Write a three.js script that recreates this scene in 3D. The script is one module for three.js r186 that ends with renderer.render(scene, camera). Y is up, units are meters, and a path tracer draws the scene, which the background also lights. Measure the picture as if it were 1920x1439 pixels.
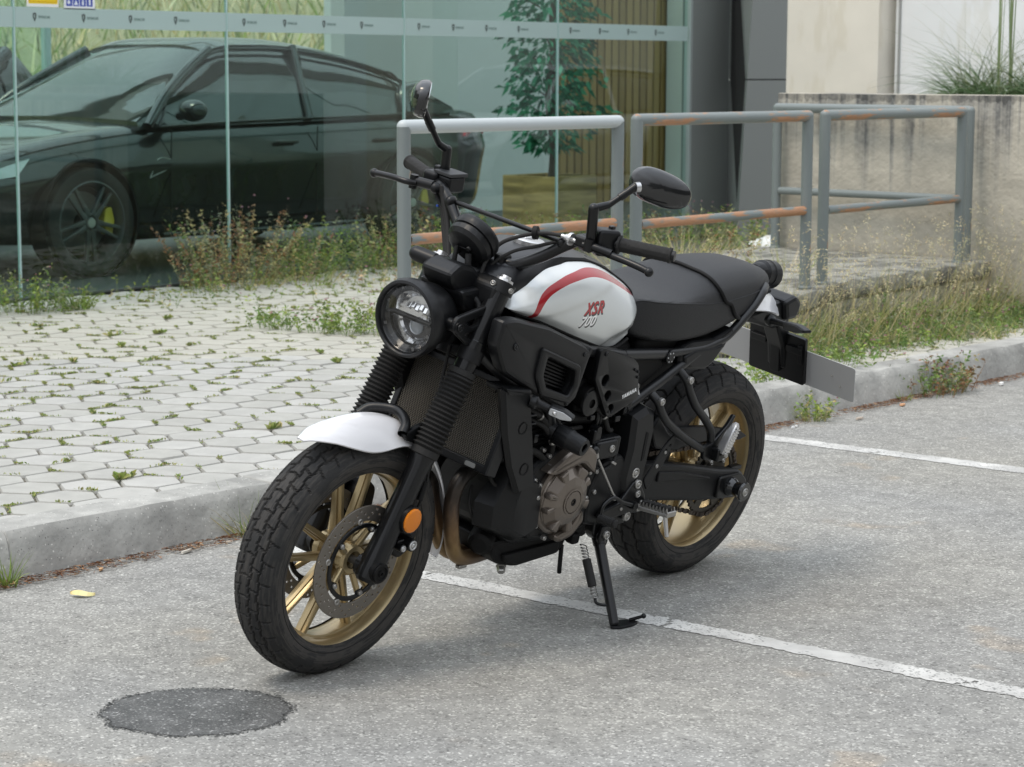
import * as THREE from 'three';
import { mergeGeometries, mergeVertices, toCreasedNormals } from 'three/addons/utils/BufferGeometryUtils.js';
import { Brush, Evaluator, SUBTRACTION } from 'three-bvh-csg';
import { RoundedBoxGeometry } from 'three/addons/geometries/RoundedBoxGeometry.js';

// ---------- camera, sky, sun, exposure ----------
const R = Math.PI / 180;
const scene = new THREE.Scene();
const camera = new THREE.PerspectiveCamera(2 * Math.atan(719.5 / 4159.66) / R, 1024 / 767, 0.1, 400);
camera.position.set(0, 1.4119, 0);
camera.rotation.set(-8.0312 * R, (39.885 - 90) * R, 0.1865 * R, 'YXZ');
camera.focus = 5.75; camera.userData.fStop = 9;
const renderer = new THREE.WebGLRenderer({ antialias: true });
renderer.toneMapping = THREE.LinearToneMapping;
renderer.toneMappingExposure = 1.09;
renderer.shadowMap.enabled = true;
{ // bright, lightly veiled sky: thin high cloud, a little bluer overhead, brighter around the hidden sun
  const w = 256, h = 128, d = new Float32Array(w * h * 4);
  const sd = new THREE.Vector3(-0.40, 0.90, -0.12).normalize();
  for (let j = 0; j < h; j++) for (let i = 0; i < w; i++) {
    const th = (0.5 - (j + 0.5) / h) * Math.PI, ph = (i + 0.5) / w * 2 * Math.PI - Math.PI;   // row 0 = bottom after flip
    const y = -Math.sin(th), x = Math.cos(th) * Math.cos(ph), z = Math.cos(th) * Math.sin(ph);
    const c = x * sd.x + y * sd.y + z * sd.z, k = (j * w + i) * 4;
    let L = 0.43 + 1.02 * Math.max(0, y) + 0.85 * Math.exp(-(1 - c) * 6);
    if (y < 0) L = 0.5;
    const cl = 0.5 + 0.5 * Math.sin(ph * 3 + Math.sin(th * 7) * 1.3) * Math.sin(th * 9 + Math.cos(ph * 2));
    L *= 0.94 + 0.10 * cl;
    const bl = Math.max(0, y); d[k] = L * (0.99 - .07 * bl); d[k + 1] = L; d[k + 2] = L * (1.02 + .10 * bl); d[k + 3] = 1;
  }
  const t = new THREE.DataTexture(d, w, h, THREE.RGBAFormat, THREE.FloatType);
  t.mapping = THREE.EquirectangularReflectionMapping; t.magFilter = t.minFilter = THREE.LinearFilter; t.needsUpdate = true;
  scene.background = t; scene.environment = t;
}
const sun = new THREE.DirectionalLight(0xffeed6, 1.15);
sun.position.set(5 - 8, 18, -4 - 2.4); sun.target.position.set(5, 0, -4);
sun.castShadow = true; sun.shadow.radius = 34; sun.shadow.mapSize.set(2048, 2048);
Object.assign(sun.shadow.camera, { left: -16, right: 16, top: 16, bottom: -16, near: 1, far: 60 });
scene.add(sun, sun.target);

// ---------- helpers ----------
let seed = 12345;
const rnd = () => { seed = (seed + 0x6D2B79F5) | 0; let t = Math.imul(seed ^ (seed >>> 15), 1 | seed); t = (t + Math.imul(t ^ (t >>> 7), 61 | t)) ^ t; return ((t ^ (t >>> 14)) >>> 0) / 4294967296; };
const rr = (a, b) => a + (b - a) * rnd();
const pick = a => a[Math.floor(rnd() * a.length)];
const V = (x, y, z) => new THREE.Vector3(x, y, z);
const vv = a => a.isVector3 ? a : V(a[0], a[1], a[2]);
const lerp = (a, b, t) => a + (b - a) * t, clamp = (x, a = 0, b = 1) => Math.min(b, Math.max(a, x));
const smooth = (a, b, x) => { const t = clamp((x - a) / (b - a)); return t * t * (3 - 2 * t); };
const used = {};
const numbered = n => { const k = used[n] = (used[n] ?? -1) + 1; return k ? n + '_' + String(k).padStart(3, '0') : n; };
function mesh(name, geo, mat, parent) {
  const m = new THREE.Mesh(geo, mat); m.name = parent ? name : numbered(name); m.castShadow = m.receiveShadow = true;
  (parent || scene).add(m); return m;
}
function group(name, parent) { const g = new THREE.Group(); g.name = parent ? name : numbered(name); (parent || scene).add(g); return g; }
function tag(o, label, category, grp, kind) { o.userData.label = label; o.userData.category = category; if (grp) o.userData.group = grp; if (kind) o.userData.kind = kind; return o; }
function struct(o, label, category) { o.userData.kind = 'structure'; if (label) { o.userData.label = label; o.userData.category = category; } return o; }
function clean(g) {
  g = g.index ? g.toNonIndexed() : g;
  for (const k of Object.keys(g.attributes)) if (!['position', 'normal', 'uv'].includes(k)) g.deleteAttribute(k);
  if (!g.attributes.normal) g.computeVertexNormals();
  if (!g.attributes.uv) g.setAttribute('uv', new THREE.BufferAttribute(new Float32Array(g.attributes.position.count * 2), 2));
  g.morphAttributes = {}; g.clearGroups(); return g;
}
const G = (...l) => { l = l.flat().map(clean); return l.length > 1 ? mergeGeometries(l) : l[0]; };
function uvBox(g, s = 1, ox = 0, oy = 0) { // uv in metres from the dominant axis
  g = g.index ? g.toNonIndexed() : g; const p = g.attributes.position, n = g.attributes.normal, u = new Float32Array(p.count * 2);
  for (let i = 0; i < p.count; i += 3) {
    let ax = 0, ay = 0, az = 0;
    for (let k = 0; k < 3; k++) { ax += Math.abs(n.getX(i + k)); ay += Math.abs(n.getY(i + k)); az += Math.abs(n.getZ(i + k)); }
    for (let k = 0; k < 3; k++) {
      const x = p.getX(i + k), y = p.getY(i + k), z = p.getZ(i + k);
      const [a, b] = ay >= ax && ay >= az ? [x, -z] : ax >= az ? [z, y] : [x, y];
      u[(i + k) * 2] = a / s + ox; u[(i + k) * 2 + 1] = b / s + oy;
    }
  }
  g.setAttribute('uv', new THREE.BufferAttribute(u, 2)); return g;
}
const AY = V(0, 1, 0);
function orient(g, a, b) { // geometry along +y, centred -> from a to b
  a = vv(a); b = vv(b); const d = b.clone().sub(a); g.applyQuaternion(new THREE.Quaternion().setFromUnitVectors(AY, d.normalize())); g.translate((a.x + b.x) / 2, (a.y + b.y) / 2, (a.z + b.z) / 2); return g;
}
function rod(a, b, r, r2 = r, seg = 14) { a = vv(a); b = vv(b); return orient(new THREE.CylinderGeometry(r2, r, a.distanceTo(b), seg), a, b); }
function pipe(pts, r, seg = 10, n = 0, tension = 0.5) { const c = new THREE.CatmullRomCurve3(pts.map(vv), false, 'catmullrom', tension); return new THREE.TubeGeometry(c, n || pts.length * 7, r, seg, false); }
function ball(p, r, sx = 1, sy = 1, sz = 1, n = 14) { const g = new THREE.SphereGeometry(r, n, Math.round(n * .7)); g.scale(sx, sy, sz); p = vv(p); g.translate(p.x, p.y, p.z); return g; }
function box(cx, cy, cz, sx, sy, sz, r = 0.004) { const g = r > 0 ? new RoundedBoxGeometry(sx, sy, sz, 2, Math.min(r, sx / 2.05, sy / 2.05, sz / 2.05)) : new THREE.BoxGeometry(sx, sy, sz); g.translate(cx, cy, cz); return g; }
function lathe(prof, c, axis, seg = 40) { // prof: [r, along axis]
  const g = new THREE.LatheGeometry(prof.map(p => new THREE.Vector2(Math.max(1e-4, p[0]), p[1])), seg);
  g.applyQuaternion(new THREE.Quaternion().setFromUnitVectors(AY, vv(axis).clone().normalize())); c = vv(c); g.translate(c.x, c.y, c.z); return g;
}
const hard = (g, deg = 35) => toCreasedNormals(g, deg * R);
function shape(pts, holes = []) { const s = new THREE.Shape(pts.map(p => new THREE.Vector2(p[0], p[1]))); for (const h of holes) s.holes.push(new THREE.Path(h.map(p => new THREE.Vector2(p[0], p[1])))); return s; }
const circle = (x, y, r, n = 12) => Array.from({ length: n }, (_, i) => [x + r * Math.cos(-i / n * 2 * Math.PI), y + r * Math.sin(-i / n * 2 * Math.PI)]);
function ext(pts, z0, z1, bev = 0.004, holes = [], seg = 2) { // outline in x,y pushed from z0 to z1, bevelled
  const lo = Math.min(z0, z1), hi = Math.max(z0, z1); bev = Math.min(bev, (hi - lo) / 2.2);
  const g = new THREE.ExtrudeGeometry(shape(pts, holes), { depth: hi - lo - 2 * bev, bevelEnabled: bev > 0, bevelThickness: bev, bevelSize: bev, bevelOffset: -bev, bevelSegments: seg, curveSegments: 8 });
  g.translate(0, 0, lo + bev); return g;
}
function rounded(pts, r = 0.01, n = 4) { // rounds a polygon's corners
  const out = [], N = pts.length;
  for (let i = 0; i < N; i++) {
    const a = new THREE.Vector2(...pts[(i + N - 1) % N]), b = new THREE.Vector2(...pts[i]), c = new THREE.Vector2(...pts[(i + 1) % N]);
    const k = Math.min(r, a.distanceTo(b) * .45, b.distanceTo(c) * .45), p = b.clone().add(a.sub(b).setLength(k)), q = b.clone().add(c.sub(b).setLength(k));
    for (let j = 0; j <= n; j++) { const t = j / n; out.push([p.x * (1 - t) ** 2 + 2 * b.x * t * (1 - t) + q.x * t * t, p.y * (1 - t) ** 2 + 2 * b.y * t * (1 - t) + q.y * t * t]); }
  }
  return out;
}
function loft(rings, caps = true, crease = 40) { // rings of equal length, closed around
  const n = rings[0].length, P = []; rings.forEach(r => r.forEach(p => P.push(...vv(p).toArray())));
  const I = [];
  for (let i = 0; i < rings.length - 1; i++) for (let j = 0; j < n; j++) { const a = i * n + j, b = i * n + (j + 1) % n, c = a + n, d = b + n; I.push(a, c, b, b, c, d); }
  if (caps) for (const e of [0, rings.length - 1]) { const c = V(0, 0, 0); rings[e].forEach(p => c.add(vv(p))); c.divideScalar(n); const k = P.length / 3; P.push(c.x, c.y, c.z); for (let j = 0; j < n; j++) { const a = e * n + j, b = e * n + (j + 1) % n; e ? I.push(k, b, a) : I.push(k, a, b); } }
  const g = new THREE.BufferGeometry(); g.setAttribute('position', new THREE.Float32BufferAttribute(P, 3)); g.setIndex(I);
  // keep outward winding
  const vol = (() => { let s = 0; const p = i => V(P[i * 3], P[i * 3 + 1], P[i * 3 + 2]); for (let i = 0; i < I.length; i += 3) s += p(I[i]).dot(p(I[i + 1]).cross(p(I[i + 2]))); return s; })();
  if (vol < 0) for (let i = 0; i < I.length; i += 3) { const t = I[i]; I[i] = I[i + 1]; I[i + 1] = t; }
  g.setIndex(I); return crease ? hard(g, crease) : (g.computeVertexNormals(), g);
}
function spline1(xs, ys) { // monotone-ish smooth interpolation
  return x => {
    const n = xs.length; if (x <= xs[0]) return ys[0]; if (x >= xs[n - 1]) return ys[n - 1];
    let i = 0; while (x > xs[i + 1]) i++;
    const h = xs[i + 1] - xs[i], t = (x - xs[i]) / h, s = (ys[i + 1] - ys[i]) / h;
    const sl = k => k <= 0 || k >= n - 1 ? (k <= 0 ? (ys[1] - ys[0]) / (xs[1] - xs[0]) : (ys[n - 1] - ys[n - 2]) / (xs[n - 1] - xs[n - 2])) : (ys[k + 1] - ys[k - 1]) / (xs[k + 1] - xs[k - 1]);
    const a = sl(i), b = sl(i + 1); const t2 = t * t, t3 = t2 * t;
    return (2 * t3 - 3 * t2 + 1) * ys[i] + (t3 - 2 * t2 + t) * h * a + (-2 * t3 + 3 * t2) * ys[i + 1] + (t3 - t2) * h * b;
  };
}
const mirrorZ = g => { const q = g.clone(); q.scale(1, 1, -1); const c = q.index ? q.toNonIndexed() : q; for (const k of Object.keys(c.attributes)) { const a = c.attributes[k], s = a.itemSize; for (let i = 0; i < a.count; i += 3) for (let j = 0; j < s; j++) { const t = a.array[(i + 1) * s + j]; a.array[(i + 1) * s + j] = a.array[(i + 2) * s + j]; a.array[(i + 2) * s + j] = t; } } return c; };

// ---------- textures ----------
function vnoise(n, sd) { const a = new Float32Array(n * n); let s = sd; const r = () => { s = (s * 1664525 + 1013904223) >>> 0; return s / 4294967296; }; for (let i = 0; i < n * n; i++) a[i] = r(); return (u, v) => { u -= Math.floor(u); v -= Math.floor(v); const x = u * n, y = v * n, i = Math.floor(x) % n, j = Math.floor(y) % n, fx = x - Math.floor(x), fy = y - Math.floor(y), i1 = (i + 1) % n, j1 = (j + 1) % n, sx = fx * fx * (3 - 2 * fx), sy = fy * fy * (3 - 2 * fy); return lerp(lerp(a[j * n + i], a[j * n + i1], sx), lerp(a[j1 * n + i], a[j1 * n + i1], sx), sy); }; }
function fbm(n0, oct, sd) { const f = Array.from({ length: oct }, (_, k) => vnoise(n0 << k, sd + k * 77)); return (u, v) => { let s = 0, w = .5; for (const q of f) { s += w * q(u, v); w *= .5; } return s / (1 - w * 2 + 1e-9 > 0 ? (1 - Math.pow(.5, oct)) : 1); }; }
function tex(w, h, fn, srgb = true) { // fn(i,j) -> [r,g,b] linear-ish 0..1 in display values
  const d = new Uint8Array(w * h * 4);
  for (let j = 0; j < h; j++) for (let i = 0; i < w; i++) { const c = fn(i, j), k = (j * w + i) * 4; d[k] = clamp(c[0]) * 255; d[k + 1] = clamp(c[1]) * 255; d[k + 2] = clamp(c[2]) * 255; d[k + 3] = 255; }
  const t = new THREE.DataTexture(d, w, h); t.wrapS = t.wrapT = THREE.RepeatWrapping; t.magFilter = THREE.LinearFilter; t.minFilter = THREE.LinearMipmapLinearFilter; t.generateMipmaps = true; if (srgb) t.colorSpace = THREE.SRGBColorSpace; t.needsUpdate = true; return t;
}
function dots(w, h, list) { // float field with small stones stamped in (wraps)
  const f = new Float32Array(w * h).fill(-1);
  for (const [n, r0, r1, lo, hi] of list) for (let k = 0; k < n; k++) {
    const x = rnd() * w, y = rnd() * h, r = rr(r0, r1), e = rr(.7, 1.4), v = rr(lo, hi), R0 = Math.ceil(r * 1.4);
    for (let b = -R0; b <= R0; b++) for (let a = -R0; a <= R0; a++) if ((a * e) ** 2 + (b / e) ** 2 <= r * r) f[(((y + b) | 0) + h) % h * w + (((x + a) | 0) + w) % w] = v;
  }
  return f;
}
function canvasTex(w, h, draw) { const c = document.createElement('canvas'); c.width = w; c.height = h; const x = c.getContext('2d'); draw(x, w, h); const t = new THREE.CanvasTexture(c); t.colorSpace = THREE.SRGBColorSpace; t.anisotropy = 8; return t; }
const lin = (r, g, b) => new THREE.Color().setRGB(r, g, b);
function std(o) { const { c, ...q } = o; const m = new THREE.MeshStandardMaterial(q); if (c) m.color = lin(...c); return m; }
function phys(o) { const { c, ...q } = o; const m = new THREE.MeshPhysicalMaterial(q); if (c) m.color = lin(...c); return m; }
// ---------- ground materials ----------
const F1 = fbm(8, 5, 11), F2 = fbm(4, 4, 5), F3 = fbm(32, 4, 91);
const FB = fbm(14, 3, 417);
function asphaltTex(n, k) {
  const st = dots(n, n, [[26000 * k, 2.2, 4.2, .30, .62], [60000 * k, 1.2, 2.6, .22, .74], [120000 * k, .6, 1.5, .12, .85]]);
  const col = tex(n, n, (i, j) => {
    const u = i / n, v = j / n, s = st[j * n + i], m = F1(u, v) - .5, q = F3(u * 2, v * 2) - .5;
    let g = s < 0 ? .40 : lerp(.40, .40 + (s - .43) * .9, .8);
    g += .152 + m * .05 + q * .11;
    const w = F2(u, v + .3) - .5, rs = smooth(.73, .84, FB(u, v)) * (.35 + q * .6);
    return [g * (1.006 + w * .03 + rs * .06), g * (.998 + w * .012 - rs * .03), g * (.962 - w * .03 - rs * .12)];
  });
  const bmp = tex(n, n, (i, j) => { const s = st[j * n + i]; const b = s < 0 ? .2 : .45 + s * .5; return [b, b, b]; }, false);
  return [col, bmp];
}
const [aCol, aBmp] = asphaltTex(2048, 1);
const mAsphalt = std({ map: aCol, bumpMap: aBmp, bumpScale: 0.0022, roughness: .92 });
const concreteTex = (() => {
  const n = 1024, st = dots(n, n, [[1500, .8, 2.6, .80, .97], [2500, .6, 1.6, .25, .45], [9000, .5, 1.2, .4, .75]]);
  const f = fbm(6, 6, 301), g2 = fbm(24, 4, 77);
  const mk = (base, amp, tint, dotAmt) => tex(n, n, (i, j) => { const u = i / n, v = j / n, s = st[j * n + i]; let g = base + (f(u, v) - .5) * amp + (g2(u, v) - .5) * amp * .6; if (s >= 0) g = lerp(g, s, dotAmt); return [g * tint[0], g * tint[1], g * tint[2]]; });
  return { kerb: mk(.615, .24, [1.0, .995, .965], .62), paver: mk(.672, .09, [1.0, .996, .968], .10), slab: mk(.60, .34, [1.02, 1, .93], .18), bump: tex(512, 512, (i, j) => { const b = .5 + (f(i / 512, j / 512) - .5) * .8 + (g2(i / 512 * 3, j / 512 * 3) - .5) * .6; return [b, b, b]; }, false) };
})();
const mKerb = std({ map: concreteTex.kerb, bumpMap: concreteTex.bump, bumpScale: .004, roughness: .93 });
const mPaver = [.97, 1.0, 1.04, 1.08].map((k, i) => std({ c: [k, k * .997, k * (.98 + i * .006)], map: concreteTex.paver, bumpMap: concreteTex.bump, bumpScale: .0015, roughness: .93 }));
const mBed = std({ c: [.15, .14, .115], roughness: 1 });
const mSlab = std({ map: concreteTex.slab, bumpMap: concreteTex.bump, bumpScale: .006, roughness: .95 });

{ // the road sheet
  const g = new THREE.PlaneGeometry(400, 400); g.rotateX(-Math.PI / 2);
  const u = g.attributes.uv; for (let i = 0; i < u.count; i++) u.setXY(i, u.getX(i) * 125, u.getY(i) * 125);
  g.translate(0, 0, 0); struct(mesh('road', g, mAsphalt));
}
const kz = x => -4.93 + 0.0215 * (x - 3.68);        // foot of the kerb
// worn painted bay lines: the paint breaks up along its edges and at the joints
function paintLine(name, x, z0, z1, w, label) {
  const n = 512, h = 64, f = fbm(16, 4, 9 + x * 3 | 0), q = fbm(64, 3, 55);
  const nx = Math.round((z1 - z0) / .012), P = [], I = [], U = []; const cut = [[.17, .5], [.415, -.35], [.66, .2], [.88, -.6]].map(q => [lerp(z0, z1, q[0]), q[1]]);
  let base = 0;
  for (let i = 0; i <= nx; i++) {
    const z = lerp(z0, z1, i / nx), a = (f(i / nx * 2, .2) - .5) * .018, b = (f(i / nx * 2, .7) - .5) * .018, wob = (q(i / nx * 9, .4) - .5) * .020 + rr(-.002, .002);
    for (let k = 0; k <= 4; k++) { const xx = x - w / 2 + w * k / 4 + (k === 0 ? a + wob : k === 4 ? b - wob : 0); P.push(xx, .0018, z); U.push(xx / 3.2, -z / 3.2); }
    if (i) for (let k = 0; k < 4; k++) { const gap = cut.some(c => Math.abs(z - c[0] - c[1] * (k - 1.5) * .03 - (q(k * .21, c[0]) - .5) * .03) < .0062); if (gap && q(k * .37 + z, .3) > .38) continue; const A = (i - 1) * 5 + k, B = i * 5 + k; I.push(A, B, A + 1, A + 1, B, B + 1); }
  }
  const g = new THREE.BufferGeometry(); g.setAttribute('position', new THREE.Float32BufferAttribute(P, 3)); g.setAttribute('uv', new THREE.Float32BufferAttribute(U, 2)); g.setIndex(I); g.computeVertexNormals();
  return tag(struct(mesh(name, g, mPaint)), label, 'road marking');
}
const mPaint = (() => {
  const n = 1024, st = dots(n, n, [[22000, .7, 1.8, .3, .62], [4000, 1.2, 3, .4, .6]]), f = fbm(20, 5, 41), wear = fbm(6, 4, 8);
  return std({ roughness: .85, bumpMap: aBmp, bumpScale: .0015, map: (() => { const t = tex(n, n, (i, j) => { const u = i / n, v = j / n; let g = .755 + (f(u, v) - .5) * .24; const s = st[j * n + i]; if (s >= 0 && f(u * 2, v * 2) + wear(u, v) * .5 > .60) g = lerp(g, s, .75); return [g, g * .996, g * .975]; }); t.repeat.set(2, 2); return t; })() });
})();
paintLine('bay_line', 4.545, -4.72, -1.2, .082, 'worn white bay line passing under the motorcycle');
paintLine('bay_line', 7.17, -4.78, -1.2, .105, 'worn white bay line behind the rear wheel');
{ // damp patch on the road, ragged edge, the aggregate shows through
  const P = [], U = [], I = [], n = 620, cx = 3.215, cz = -3.595, f = fbm(24, 4, 63), Y = .0014;
  const e1 = V(.30, 0, .455).normalize(), e2 = V(.455, 0, -.30).normalize();   // long axis runs across the view
  const uvOf = (x, z) => [x / 3.2 + .37, -z / 3.2 + .21], put = (a, b) => { const x = cx + e1.x * a + e2.x * b, z = cz + e1.z * a + e2.z * b; P.push(x, Y, z); U.push(...uvOf(x, z)); return P.length / 3 - 1; };
  put(0, 0); const rim = t => 1 + (f(t, .3) - .5) * .16 + (f(t * 3, .8) - .5) * .06;
  for (let i = 0; i < n; i++) { const t = i / n * 2 * Math.PI, k = rim(i / n) + rr(-.022, .022); put(.204 * Math.cos(t) * k, .182 * Math.sin(t) * k); I.push(0, 1 + (i + 1) % n, 1 + i); }
  for (let i = 0; i < 900; i++) { const t = rnd(), k = rim(t) + Math.abs(rr(-1, 1) * rnd()) * .10, a = .204 * Math.cos(t * 6.2832) * k, b = .182 * Math.sin(t * 6.2832) * k, r = rr(.0012, .004), q0 = []; for (let q = 0; q < 5; q++) q0.push(put(a + Math.cos(q * 1.2566) * r * rr(.6, 1.3), b + Math.sin(q * 1.2566) * r * rr(.6, 1.3))); for (let q = 1; q < 4; q++) I.push(q0[0], q0[q + 1], q0[q]); }
  const g = new THREE.BufferGeometry(); g.setAttribute('position', new THREE.Float32BufferAttribute(P, 3)); g.setAttribute('uv', new THREE.Float32BufferAttribute(U, 2)); g.setIndex(I); g.computeVertexNormals();
  if (g.attributes.normal.getY(0) < 0) { for (let i = 0; i < I.length; i += 3) [I[i], I[i + 1]] = [I[i + 1], I[i]]; g.setIndex(I); g.computeVertexNormals(); }
  const wn = 1024, st = dots(wn, wn, [[16000, .9, 2.2, .30, .86], [60000, .6, 1.2, .10, .70]]);
  const wcol = tex(wn, wn, (i, j) => { const s = st[j * wn + i], u = i / wn, v = j / wn; let q = .33 + (F1(u, v) - .5) * .10 + (F3(u, v) - .5) * .20; if (s >= 0) q = lerp(q, s * 1.05, .62); return [q, q, q * .985]; }); wcol.repeat.set(2, 2);
  tag(mesh('wet_patch', g, std({ map: wcol, bumpMap: aBmp, bumpScale: .003, roughness: .62 })), 'dark damp patch on the grey asphalt in front of the front wheel', 'wet patch');
}
// ---------- kerb ----------
const kerb = struct(group('kerb'));
{
  const joints = [2.0, 2.87, 3.745, 4.75, 5.75, 6.75, 7.75, 8.75, 9.75, 10.75, 11.75];
  for (let i = 0; i < joints.length - 1; i++) {
    const a = joints[i] + .004, b = joints[i + 1] - .004, L = b - a, prof = [[0, -.05], [.028, .10], [.034, .118], [.046, .1325], [.17, .1345], [.17, -.05]];
    const s = new THREE.Shape(prof.map(p => new THREE.Vector2(-p[0], p[1]))); // x=-depth, y=height
    const g0 = new THREE.ExtrudeGeometry(s, { depth: L, steps: 24, bevelEnabled: true, bevelThickness: .004, bevelSize: .004, bevelSegments: 1 });
    let g = g0.index ? g0.toNonIndexed() : g0; g = mergeVertices(g, 1e-4); const p = g.attributes.position;
    for (let k = 0; k < p.count; k++) { // chipped arris, wavy cast faces
      const d = p.getX(k), y = p.getY(k), zl = p.getZ(k), along = a + zl;
      const w = (F1(along * .31, y * .7) - .5) * .014, chip = (y > .09 && d > -.06) ? -Math.max(0, F3(along * .35, .3) - .56) * .10 : 0;
      const z = kz(along) + d + w * (d > -.1 ? 1 : 0) + chip * .5; p.setXYZ(k, along, y + chip * .5 + (y > .1 ? w * .4 : 0) + (i % 2 ? .003 : 0), z);
    }
    g.computeVertexNormals(); g = uvBox(hard(g.toNonIndexed ? g : g, 40), 1.1, i * .37, i * .21);
    mesh('kerb_stone', g, mKerb, kerb);
  }
}
// ---------- hexagonal pavers ----------
camera.updateMatrixWorld(); camera.updateProjectionMatrix();
const inView = (x, y, z, m = 1.25) => { const q = V(x, y, z).project(camera); return q.z < 1 && Math.abs(q.x) < m && Math.abs(q.y) < m; };
const pavement = struct(group('pavement'));
{
  const bed = new THREE.BoxGeometry(34, .10, 5.6); bed.translate(12, .066, -7.87); mesh('pavement_bed', bed, mBed, pavement);
  const s = .19, list = [], rot = 3 * R, cr = Math.cos(rot), sr = Math.sin(rot);
  for (let i = -30; i < 70; i++) for (let j = -50; j < 8; j++) {
    const a = i * s * Math.sqrt(3) / 2, b = j * s + (i & 1 ? s / 2 : 0), x = 4.373 + a * cr + b * sr * -1, z = -5.186 + a * sr * 0 + b * cr + a * .0215;
    if (z > kz(x) - .128 || z < -10.0 || x > 10.75 || x < 2.4) continue;
    if (x > 8.0 && z > -7.2 && z < -5.62) continue;
    if (!inView(x, .13, z)) continue;
    list.push([x, z, Math.hypot(x, z)]);
  }
  // cut stones along the kerb
  list.sort((p, q) => p[2] - q[2]);
  const variants = [0, 1, 2, 3, 4].map(v => {
    const r = s / Math.sqrt(3) - .0062, pts = []; for (let k = 0; k < 6; k++) pts.push([Math.cos(k * 60 * R) * r * rr(.985, 1.0), Math.sin(k * 60 * R) * r * rr(.985, 1.0)]);
    const rp = rounded(pts, .008, 2), up = rp.map(p => V(p[0] * .965, .0, p[1] * .965)), lo = rp.map(p => V(p[0], -.007, p[1])), bt = rp.map(p => V(p[0], -.05, p[1]));
    return uvBox(loft([bt, lo, up], true, 25), .9, v * .31, v * .17);
  });
  const rest = [];
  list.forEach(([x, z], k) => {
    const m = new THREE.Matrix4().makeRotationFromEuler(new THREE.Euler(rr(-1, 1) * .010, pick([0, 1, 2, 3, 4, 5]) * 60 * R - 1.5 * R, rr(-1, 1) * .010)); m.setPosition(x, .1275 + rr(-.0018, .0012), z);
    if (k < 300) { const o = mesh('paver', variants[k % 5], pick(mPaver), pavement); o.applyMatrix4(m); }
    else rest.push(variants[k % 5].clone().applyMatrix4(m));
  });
  if (rest.length) { const o = mesh('distant_pavers', G(rest), std({ c: [1.10, 1.075, 1.0], map: concreteTex.paver, roughness: .95 }), pavement); o.userData.kind = 'stuff'; }  // warmer, lighter tint puts sunlight into the colour of the far paving
}
// ---------- ramp, retaining wall ----------
{
  const R_ = group('ramp'); tag(R_, 'weathered concrete ramp landing under the grey tube railings', 'ramp');
  const g = ext([[8.05, -.02], [8.05, .05], [8.9, .275], [9.4, .315], [10.832, .32], [10.832, -.02]], 0, 1.45, .008); g.translate(0, 0, -7.15);
  const g2 = ext([[7.95, .02], [7.95, .128], [8.9, .36], [9.4, .40], [10.835, .405], [10.835, .318], [9.4, .314], [8.9, .274], [8.1, .06]], 0, 1.47, .012); g2.translate(0, 0, -7.15);
  const st = (() => { const f = fbm(8, 5, 17), q = fbm(40, 3, 19), n = 1024; return tex(n, 256, (i, j) => { // flaking lime wash low down, grey lichen on the arris
      const u = i / n, v = j / 256, y = v * .5; let g = .56 + (f(u * 2, v) - .5) * .24 + (q(u * 2, v) - .5) * .16;
      const wash = smooth(.50, .66, f(u * 3 + .2, v * 1.3) + (y < .30 ? .03 : -.3)); g = lerp(g, .78, wash * .65);
      return [g * 1.02, g, g * .92]; }); })();
  st.repeat.set(1 / 3.9, 2);
  const m = std({ map: st, bumpMap: concreteTex.bump, bumpScale: .012, roughness: .96 });
  mesh('side_wall', uvBox(hard(g, 30), 1), m, R_);
  const lich = fbm(14, 5, 911), lq = fbm(60, 3, 913), mt = std({ bumpMap: concreteTex.bump, bumpScale: .010, roughness: .96, map: tex(512, 512, (i, j) => { const u = i / 512, v = j / 512, n = lich(u, v), k = smooth(.44, .60, n); const g = lerp(.58, .43, k) + (lq(u, v) - .5) * .20; return [g * 1.01, g, g * .94]; }) });
  mesh('landing_slab', uvBox(hard(g2, 30), 1.1), mt, R_);
}
{ // board-marked concrete retaining wall with dark run-off streaks
  const n = 1024, h = 512, f = fbm(10, 5, 23), q = fbm(60, 3, 29), one = fbm(24, 4, 31), fine = fbm(90, 3, 37);
  const t = tex(n, h, (i, j) => {
    const u = i / n, y = j / h * 1.35;   // u runs along the wall (2 m), y up
    let g = .705 + (f(u, y) - .5) * .12 + (q(u, y) - .5) * .09;
    let r = 1.03, b = .925;
    const len = (one(u, .3) - .34) * 1.6 + (fine(u, .6) - .5) * .5, d = 1.29 - y;
    const s = (.55 * clamp((len * .9 - d) / .42) + .75 * clamp((fine(u + .004 * q(u, y), .6) * .9 - .22 - d) / .35) * smooth(.40, .62, fine(u, .12))) * (0.5 + .9 * q(u * 2, y * .7));
    g -= clamp(s) * .26; r -= clamp(s) * .03; b += clamp(s) * .05;
    if (d < .03 + (fine(u, .5) - .3) * .05) g -= .12;
    const footTone = smooth(.50, .75, f(u * 1.5, .4) + (.16 - y) * 2.2) * (y < .42 ? 1 : 0); g -= footTone * .24;  // darker noisy patches towards the foot of the wall
    return [g * r, g, g * b];
  }); t.repeat.set(.5, 1 / 1.35);
  const m = std({ map: t, bumpMap: concreteTex.bump, bumpScale: .005, roughness: .95 });
  const g = G(box(10.95, .645, -6.10, .20, 1.29, 1.96, .006), box(12.66, .645, -5.045, 3.62, 1.29, .15, .006));
  tag(mesh('retaining_wall', uvBox(hard(g, 30), 1, .55, 0), m), 'stained concrete retaining wall behind the railings', 'wall');
  const soil = new THREE.BoxGeometry(3.2, 1.2, 1.94); soil.translate(12.66, .62, -6.1); struct(mesh('planter_soil', soil, mBed));
}
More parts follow.
